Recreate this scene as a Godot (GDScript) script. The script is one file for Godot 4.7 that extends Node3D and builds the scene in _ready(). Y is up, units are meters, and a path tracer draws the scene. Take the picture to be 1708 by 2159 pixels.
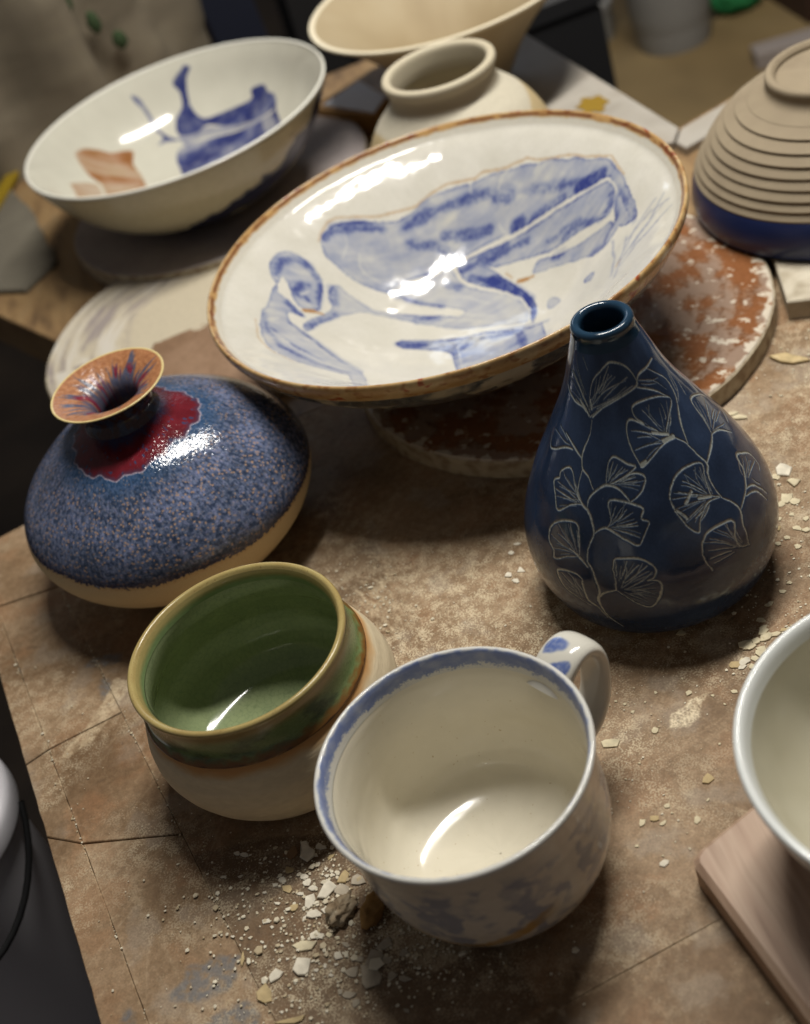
extends Node3D
# A potter's workbench seen close: glazed pots, bowls, bats and clay crumbs under a workshop lamp. Units are metres, y is up, the bench top is y = 0.

const FIGURE_WASH := [[0.62, [-445,-626,-442,-636,-437,-646,-432,-655,-425,-664,-418,-672,-409,-680,-400,-687,-390,-694,-381,-701,-371,-707,-360,-712,-345,-717,-327,-720,-304,-721,-281,-722,-258,-721,-237,-719,-217,-716,-197,-713,-175,-710,-153,-706,-129,-702,-106,-698,-85,-697,-66,-697,-48,-699,-31,-702,-14,-705,4,-709,21,-713,39,-717,55,-721,71,-724,85,-727,100,-729,116,-730,135,-729,155,-725,175,-721,194,-717,214,-713,234,-709,253,-705,266,-701,273,-698,275,-695,276,-692,279,-690,284,-689,289,-690,297,-689,309,-688,327,-683,349,-677,372,-671,391,-664,405,-659,416,-654,425,-649,436,-644,448,-637,461,-630,473,-623,486,-616,498,-610,511,-604,523,-597,536,-589,549,-580,562,-569,575,-557,587,-548,598,-541,608,-536,618,-530,630,-521,642,-507,656,-488,670,-468,682,-452,693,-442,703,-435,712,-428,721,-419,730,-406,737,-390,745,-373,753,-356,765,-340,778,-325,791,-309,801,-293,808,-278,812,-264,815,-249,818,-232,820,-212,821,-190,822,-166,822,-142,821,-118,819,-94,817,-69,813,-42,808,-13,802,19,795,51,789,80,784,106,779,131,774,151,767,164,758,166,747,159,736,148,727,136,719,126,711,114,706,99,705,80,709,51,717,18,726,-15,735,-40,744,-57,753,-69,762,-79,770,-90,776,-104,780,-117,783,-131,784,-145,785,-159,785,-173,781,-188,773,-203,756,-218,734,-235,709,-251,685,-267,663,-282,641,-296,618,-311,592,-325,561,-340,527,-354,492,-368,457,-381,423,-394,389,-406,354,-417,320,-428,284,-438,248,-447,213,-455,181,-460,150,-462,121,-461,96,-461,78,-463,69,-474,67,-490,69,-504,71,-510,75,-505,82,-493,87,-478,81,-468,61,-463,31,-460,-2,-458,-33,-455,-59,-454,-84,-453,-109,-453,-132,-451,-153,-447,-174,-442,-192,-437,-208,-432,-220,-425,-229,-418,-237,-412,-247,-409,-258,-410,-270,-414,-282,-420,-294,-426,-306,-432,-319,-438,-331,-444,-343,-451,-355,-459,-366,-468,-377,-477,-387,-487,-396,-496,-403,-506,-410,-517,-418,-528,-425,-539,-434,-551,-441,-564,-446,-576,-448,-589,-448,-601,-447,-614]], [0.72, [92,-446,105,-449,124,-449,147,-447,173,-444,204,-439,239,-432,276,-422,312,-412,346,-402,381,-391,415,-379,449,-367,484,-353,520,-339,553,-325,584,-310,610,-296,634,-282,656,-268,678,-254,702,-237,726,-219,748,-201,764,-185,773,-172,778,-162,779,-152,778,-141,776,-127,772,-114,767,-100,760,-86,752,-73,743,-60,733,-49,723,-41,715,-36,706,-35,698,-37,689,-42,678,-53,667,-67,655,-82,642,-96,628,-108,613,-120,598,-131,582,-142,567,-152,550,-160,534,-169,518,-177,501,-185,485,-193,469,-201,453,-210,438,-220,424,-231,409,-243,394,-254,376,-267,357,-280,339,-292,322,-302,308,-310,295,-317,284,-323,272,-328,260,-333,248,-337,237,-341,227,-347,217,-358,207,-373,199,-384,198,-384,206,-367,220,-339,235,-305,249,-275,259,-250,268,-225,277,-201,284,-178,292,-154,299,-130,304,-107,308,-84,310,-62,311,-40,309,-19,306,3,300,26,291,50,281,72,274,88,267,97,261,101,256,100,255,92,258,76,264,54,272,29,276,5,279,-19,281,-44,280,-70,276,-97,267,-125,254,-155,239,-183,223,-209,204,-233,184,-255,163,-275,145,-294,130,-311,117,-327,106,-342,97,-356,92,-369,89,-381,88,-392,88,-403,86,-415,84,-428,85,-439]], [0.60, [363,-184,366,-195,378,-207,393,-216,409,-218,425,-211,442,-197,460,-180,479,-164,499,-148,519,-130,539,-112,560,-94,583,-76,607,-58,630,-41,650,-27,665,-16,678,-9,689,-2,697,8,703,24,707,44,708,64,705,80,697,88,685,93,671,95,659,96,650,97,641,97,633,94,623,89,614,82,603,73,592,61,579,44,563,21,544,-5,524,-32,503,-57,483,-80,462,-103,441,-124,422,-141,403,-155,384,-165,370,-175]], [0.42, [-216,-426,-204,-433,-184,-436,-160,-437,-137,-439,-114,-439,-90,-438,-65,-437,-40,-438,-12,-442,17,-449,44,-455,62,-457,70,-455,70,-452,67,-446,66,-437,66,-423,66,-404,67,-385,72,-365,81,-347,94,-328,110,-309,128,-287,151,-263,178,-237,205,-209,226,-180,243,-151,256,-121,266,-92,272,-65,274,-41,273,-20,269,0,265,18,262,35,258,52,252,64,242,66,224,57,202,41,176,22,150,5,123,-12,93,-30,63,-48,34,-65,0,-85,-36,-106,-66,-123,-83,-132,-78,-130,-58,-120,-35,-110,-23,-108,-30,-118,-48,-136,-65,-155,-69,-171,-47,-179,-9,-182,26,-187,38,-201,16,-228,-28,-262,-78,-292,-119,-315,-145,-331,-165,-343,-182,-354,-195,-366,-206,-382,-215,-399,-219,-414]], [0.50, [-493,-401,-484,-411,-472,-422,-460,-431,-450,-435,-441,-432,-434,-424,-428,-415,-421,-406,-414,-399,-407,-391,-400,-384,-392,-376,-383,-366,-373,-355,-361,-344,-348,-335,-333,-328,-315,-322,-296,-316,-275,-309,-250,-302,-222,-293,-193,-283,-165,-271,-138,-258,-110,-246,-83,-232,-55,-216,-24,-197,8,-176,37,-154,55,-133,61,-112,58,-90,49,-73,35,-67,13,-76,-16,-96,-47,-120,-77,-142,-103,-163,-129,-184,-154,-204,-180,-221,-206,-238,-232,-253,-258,-267,-284,-279,-312,-290,-340,-301,-366,-308,-390,-311,-408,-308,-423,-303,-437,-295,-451,-287,-468,-279,-485,-269,-501,-258,-515,-249,-526,-241,-534,-235,-543,-228,-553,-220,-565,-207,-579,-193,-593,-178,-605,-164,-615,-150,-624,-136,-632,-125,-638,-120,-644,-122,-648,-129,-651,-140,-649,-153,-642,-167,-631,-184,-618,-201,-604,-217,-588,-232,-571,-246,-554,-259,-540,-272,-527,-285,-516,-297,-507,-309,-500,-321,-499,-332,-501,-343,-503,-353,-504,-363,-503,-373,-502,-382,-498,-392]], [0.60, [-691,-486,-683,-503,-671,-522,-659,-539,-646,-553,-634,-563,-620,-572,-607,-578,-594,-580,-583,-580,-573,-576,-564,-571,-555,-565,-548,-557,-541,-549,-535,-539,-528,-529,-522,-517,-516,-505,-510,-492,-506,-479,-504,-466,-503,-454,-504,-440,-507,-425,-512,-408,-519,-388,-527,-368,-535,-349,-541,-332,-547,-315,-554,-300,-561,-289,-570,-282,-580,-279,-591,-277,-600,-276,-609,-273,-617,-271,-625,-270,-631,-273,-636,-280,-641,-290,-644,-303,-646,-315,-646,-328,-645,-342,-643,-356,-643,-370,-645,-388,-648,-408,-652,-424,-658,-433,-664,-429,-673,-416,-681,-402,-688,-395,-693,-398,-696,-407,-699,-418,-700,-430,-700,-443,-699,-456,-696,-471]], [0.55, [-693,-393,-691,-391,-694,-375,-697,-354,-697,-338,-692,-329,-684,-322,-676,-316,-668,-308,-662,-297,-655,-284,-649,-271,-644,-260,-639,-251,-635,-244,-631,-237,-630,-232,-632,-226,-636,-221,-642,-218,-649,-216,-657,-218,-668,-223,-679,-227,-686,-226,-690,-216,-693,-201,-693,-184,-692,-169,-691,-159,-687,-150,-682,-141,-675,-130,-665,-117,-651,-102,-637,-85,-623,-67,-610,-46,-597,-22,-584,3,-570,28,-554,53,-537,80,-521,107,-505,132,-486,152,-479,1132,-466,1096,-462,1075,-473,1072,-495,1085,-520,1107,-545,237,-568,239,-592,234,-615,227,-638,221,-662,215,-686,210,-709,203,-729,193,-747,180,-763,165,-777,149,-789,130,-798,109,-805,85,-810,62,-813,38,-815,15,-815,-7,-813,-31,-811,-57,-807,-87,-802,-119,-795,-151,-787,-181,-778,-207,-767,-230,-756,-254,-744,-280,-731,-312,-716,-347,-703,-377]], [0.72, [-302,-106,-301,-114,-296,-122,-288,-128,-278,-132,-265,-131,-248,-126,-230,-120,-211,-112,-192,-104,-171,-93,-150,-81,-129,-71,-107,-61,-84,-53,-62,-46,-43,-38,-25,-32,-8,-27,6,-22,16,-20,19,-20,17,-22,15,-24,21,-22,38,-15,61,-5,86,8,110,23,131,38,153,56,173,73,193,89,210,101,227,112,243,123,262,135,287,153,123,1215,148,1199,162,1185,164,1175,155,1170,141,1166,123,1162,102,1158,76,1152,48,1145,21,1138,-5,1129,-31,1118,-57,1108,-80,1101,-101,1099,-120,1101,-139,1105,-157,1111,-180,1120,-203,1133,-223,1143,-233,1147,-228,1140,-212,1125,-194,1111,-183,1109,-183,1125,-188,1151,-196,1182,-204,1209,-106,67,-114,52,-123,36,-134,22,-149,8,-165,-5,-183,-17,-202,-29,-222,-41,-245,-52,-266,-61,-282,-69,-292,-78,-299,-88,-302,-97]], [0.75, [500,147,501,140,505,133,510,128,516,125,522,127,529,131,535,137,540,143,542,150,543,158,543,165,541,171,537,176,531,179,524,181,518,180,513,174,507,165,502,156]], [0.40, [354,31,361,26,368,26,376,29,383,35,388,47,393,65,397,83,398,97,396,105,391,108,386,109,379,108,370,105,359,101,349,95,342,87,341,74,344,57,349,41]]]
const FIGURE_DARK := [[60, 0.35, [-418,-651,-367,-694,-265,-705,-213,-690,-160,-673]], [50, 0.35, [-70,-659,3,-672,76,-679,184,-670]], [60, 0.30, [-69,-592,18,-566,66,-524]], [70, 0.30, [375,-591,418,-551]], [60, 0.55, [682,-294,759,-239]], [50, 0.40, [385,-429,414,-424]], [60, 0.30, [137,-670,243,-652,341,-616]], [50, 0.25, [456,-532,514,-488,570,-440,626,-390,679,-336]], [70, 0.30, [87,-572,188,-535,278,-499]], [60, 0.30, [462,-391,534,-372,600,-340]], [60, 0.35, [99,-413,192,-404,253,-395,313,-382,402,-338]], [50, 0.40, [751,-108,724,-67,677,-69]], [60, 0.45, [121,-362,202,-290,268,-173,299,-59,275,60]], [50, 0.30, [472,-251,537,-216,599,-176,673,-78]], [40, 0.35, [477,-158,501,-141]], [45, 0.35, [-681,-442,-634,-518,-577,-548,-533,-515,-521,-450]], [30, 0.40, [-518,-423,-540,-347,-572,-285]], [24, 0.35, [-620,-339,-621,-377,-590,-414,-564,-413]], [20, 0.30, [-594,-340,-580,-314]], [30, 0.50, [-678,-288,-654,-239,-637,-225]], [30, 0.30, [-779,-175,-788,-47,-751,74,-702,115,-652,160,-597,173,-541,191]], [24, 0.35, [-691,-151,-657,-110,-623,-67,-592,-19,-561,35,-523,81,-485,139]], [20, 0.25, [-770,-80,-713,22,-666,67,-620,118]], [34, 0.40, [-219,-385,-142,-339,-48,-278]], [30, 0.30, [-170,-254,-86,-221]], [40, 0.30, [19,-386,56,-345]], [40, 0.30, [-627,-154,-559,-234,-497,-277]], [40, 0.30, [-474,-411,-488,-346]], [44, 0.30, [-286,-102,-191,-70]], [40, 0.35, [40,31,141,78,193,111,67,1197,131,1185]], [30, 0.30, [-99,74,-26,47]], [34, 0.30, [49,-1,119,31,187,68,252,121,309,165]], [16, 0.30, [559,408,638,285,698,205]], [16, 0.30, [563,354,619,237,659,115]], [16, 0.30, [611,299,664,265,716,236,760,234,806,229]], [16, 0.30, [625,320,676,310,727,301,782,297,838,287]], [16, 0.30, [640,299,690,330,740,357,796,357,852,354]], [16, 0.30, [657,294,714,295,772,294,822,259,872,223]], [16, 0.30, [605,357,648,346,691,337,737,356,785,367]], [16, 0.30, [687,234,762,213,840,198]], [16, 0.30, [726,229,798,247,864,292]], [26, 0.28, [787,-102,769,21,736,131]], [26, 0.28, [756,-70,727,29,682,43]], [26, 0.28, [783,-60,772,100,748,175]], [26, 0.28, [666,45,630,74,586,29]]]
const FIGURE_BARE := [[14, 0.80, [75,-458,178,-455,249,-443,318,-425,387,-404,454,-376,523,-350,589,-319,683,-263,769,-196,783,-142,770,-90]], [14, 0.80, [81,-455,74,-388,96,-335,147,-279,228,-184,271,-84,276,5,251,71]], [10, 0.60, [326,-484,330,-447,343,-426]], [11, 0.60, [383,-605,428,-630,461,-630]], [8, 0.50, [549,-537,580,-550]], [9, 0.50, [271,-661,286,-689]], [10, 0.60, [-302,-579,-318,-532,-307,-501,-265,-457]], [9, 0.50, [-380,-567,-339,-627,-331,-662]], [9, 0.50, [-18,-334,68,-279,142,-187]], [9, 0.50, [-46,-255,8,-209,61,-156,131,-89]], [9, 0.50, [-66,-192,-8,-156,49,-116,102,-63,153,-6]], [16, 0.70, [-671,-400,-671,-362,-657,-312]], [14, 0.45, [-608,-481,-589,-471,-546,-472]], [12, 0.50, [-607,-351,-572,-383]], [10, 0.50, [-747,-38,-716,49,-647,109,-602,136,-558,168]], [8, 0.50, [-695,-100,-629,-31,-574,56]], [12, 0.50, [-770,-141,-731,-169]], [10, 0.60, [413,-227,482,-170,564,-103,649,-42]], [10, 0.50, [-156,-40,-51,-8]], [10, 0.50, [-203,1170,-68,29,-30,8]], [9, 0.40, [767,-43,750,64,737,112]]]
const FIGURE_BROWN := [[9, 0.55, [-454,-632,-426,-676,-387,-719,-336,-740,-251,-738,-168,-725,-73,-722,27,-719,107,-740,179,-742,242,-724,304,-702,305,-696,347,-701,452,-644,545,-607,619,-533,701,-458,746,-390,827,-266,829,-189,826,-120]], [6, 0.45, [-819,-117,-831,36,-795,149,-731,211]], [20, 1.00, [-619,-261,-587,-269]], [12, 0.90, [-587,-269,-555,-263]], [22, 0.90, [299,-205,331,-181]], [12, 0.80, [331,-181,357,-171]], [8, 0.50, [267,-282,280,-242]], [9, 0.50, [596,321,623,305]]]
const BRUSH_BLUE := [[0.45, [-45,-688,-20,-692,18,-687,61,-676,103,-663,143,-648,185,-628,228,-605,276,-580,332,-551,395,-514,454,-475,503,-440,541,-416,572,-399,595,-387,608,-376,587,1014,583,990,573,974,557,976,533,1000,501,1036,466,1075,427,-456,383,-481,336,-505,289,-527,244,-545,200,-562,157,-576,116,-588,78,-596,42,-598,7,-596,-22,-595,-43,-602,-55,-621,-61,-648,-58,-673]], [0.90, [-104,-566,-91,-579,-76,-588,-55,-593,-28,-596,11,-594,59,-587,109,-575,157,-562,200,-548,242,-531,283,-513,322,-496,360,-482,395,-468,429,-455,462,-442,497,-425,517,1053,544,1036,588,-381,607,-391,622,-411,632,-430,637,-437,637,-428,632,-411,624,-388,616,-366,583,978,577,930,568,886,557,854,544,834,529,823,509,823,482,836,444,860,397,891,348,920,301,944,256,963,211,978,168,991,128,1005,90,1020,53,1036,22,1053,-2,1069,-16,1087,-22,1106,-23,1128,-22,1154,-129,-490,-124,-519,-116,-546]], [0.95, [141,-708,172,-697,210,-688,252,-679,296,-668,346,-652,402,-631,453,-610,491,-596,507,-598,509,-612,508,-627,514,-633,533,-626,557,-612,582,-594,599,-578,607,-563,609,-549,609,-534,611,-520,619,-506,628,-493,637,-480,642,-467,643,-448,642,-427,635,-409,620,-402,593,-409,556,-423,514,-442,471,-464,424,-492,372,-524,321,-554,276,-580,241,-604,211,-628,184,-648,157,-661,131,-664,106,-659,83,-652,61,-649,42,-649,25,-650,10,-654,-5,-659,-22,-664,-39,-671,-53,-680,-61,-693,-61,-711,-55,-732,-45,-753,-34,-771,-19,-783,0,-793,19,-803,33,-814,43,-828,49,-843,53,-858,54,-870,49,-881,40,-891,32,-899,32,-907,45,-914,66,-920,89,-925,108,-928,119,-931,128,-934,135,-935,142,-934,153,-932,165,-928,175,-924,177,-919,170,-915,157,-911,141,-906,128,-899,117,-890,108,-878,99,-864,93,-850,89,-835,85,-818,85,-801,88,-784,95,-765,105,-744,120,-725]], [0.95, [-263,-884,-255,-884,-243,-883,-230,-880,-220,-874,-212,-865,-206,-852,-201,-837,-196,-820,-191,-800,-188,-777,-184,-753,-176,-732,-164,-715,-149,-701,-133,-688,-117,-677,-100,-666,-80,-656,-65,-649,-62,-644,-77,-645,-104,-648,-134,-652,-158,-654,-177,-652,-193,-648,-204,-645,-209,-647,-202,-653,-187,-662,-171,-674,-163,-687,-166,-700,-177,-715,-190,-731,-200,-749,-206,-770,-210,-793,-214,-814,-220,-831,-228,-842,-238,-851,-248,-858,-255,-865,-260,-871,-264,-877,-265,-881]]]
const BRUSH_RUST := [[0.80, [-727,-485,-720,-499,-711,-513,-698,-526,-684,-539,-668,-551,-650,-561,-631,-570,-610,-577,-590,-580,-568,-580,-545,-581,-520,-584,-488,-594,-450,-609,-415,-618,-393,-618,-388,-603,-397,-578,-408,-548,-413,-522,-411,-501,-406,-480,-398,-460,-388,-441,-224,1139,-211,1109,-200,1082,-196,1061,-203,1049,-217,1044,-235,1042,-255,1039,-279,1036,-307,1033,-336,1029,-362,1025,-385,1017,-407,1007,-427,1000,-442,1003,-452,1021,-456,1049,-636,-305,-646,-318,-656,-328,-667,-339,-678,-349,-687,-361,-696,-373,-704,-386,-711,-401,-716,-416,-722,-434,-726,-452,-728,-469]], [0.55, [-801,-201,-789,-220,-770,-242,-746,-261,-725,-276,-703,-287,-680,-295,-660,-298,-473,1072,-477,1049,-490,1018,-507,987,-526,965,-547,952,-572,944,-595,944,-611,956,-618,986,-797,-167,-802,-183]], [0.70, [-200,1099,-186,1113,-165,1130,-141,1142,-119,1148,-100,1146,-80,1137,-61,1126,-46,1115,-32,1104,-20,1092,-13,1081,-15,1074,-30,1073,-57,1075,-86,1076,-112,1075,-133,1070,-153,1062,-171,1056,-185,1054,-195,1060,-202,1071,-204,1085]]]
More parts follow.
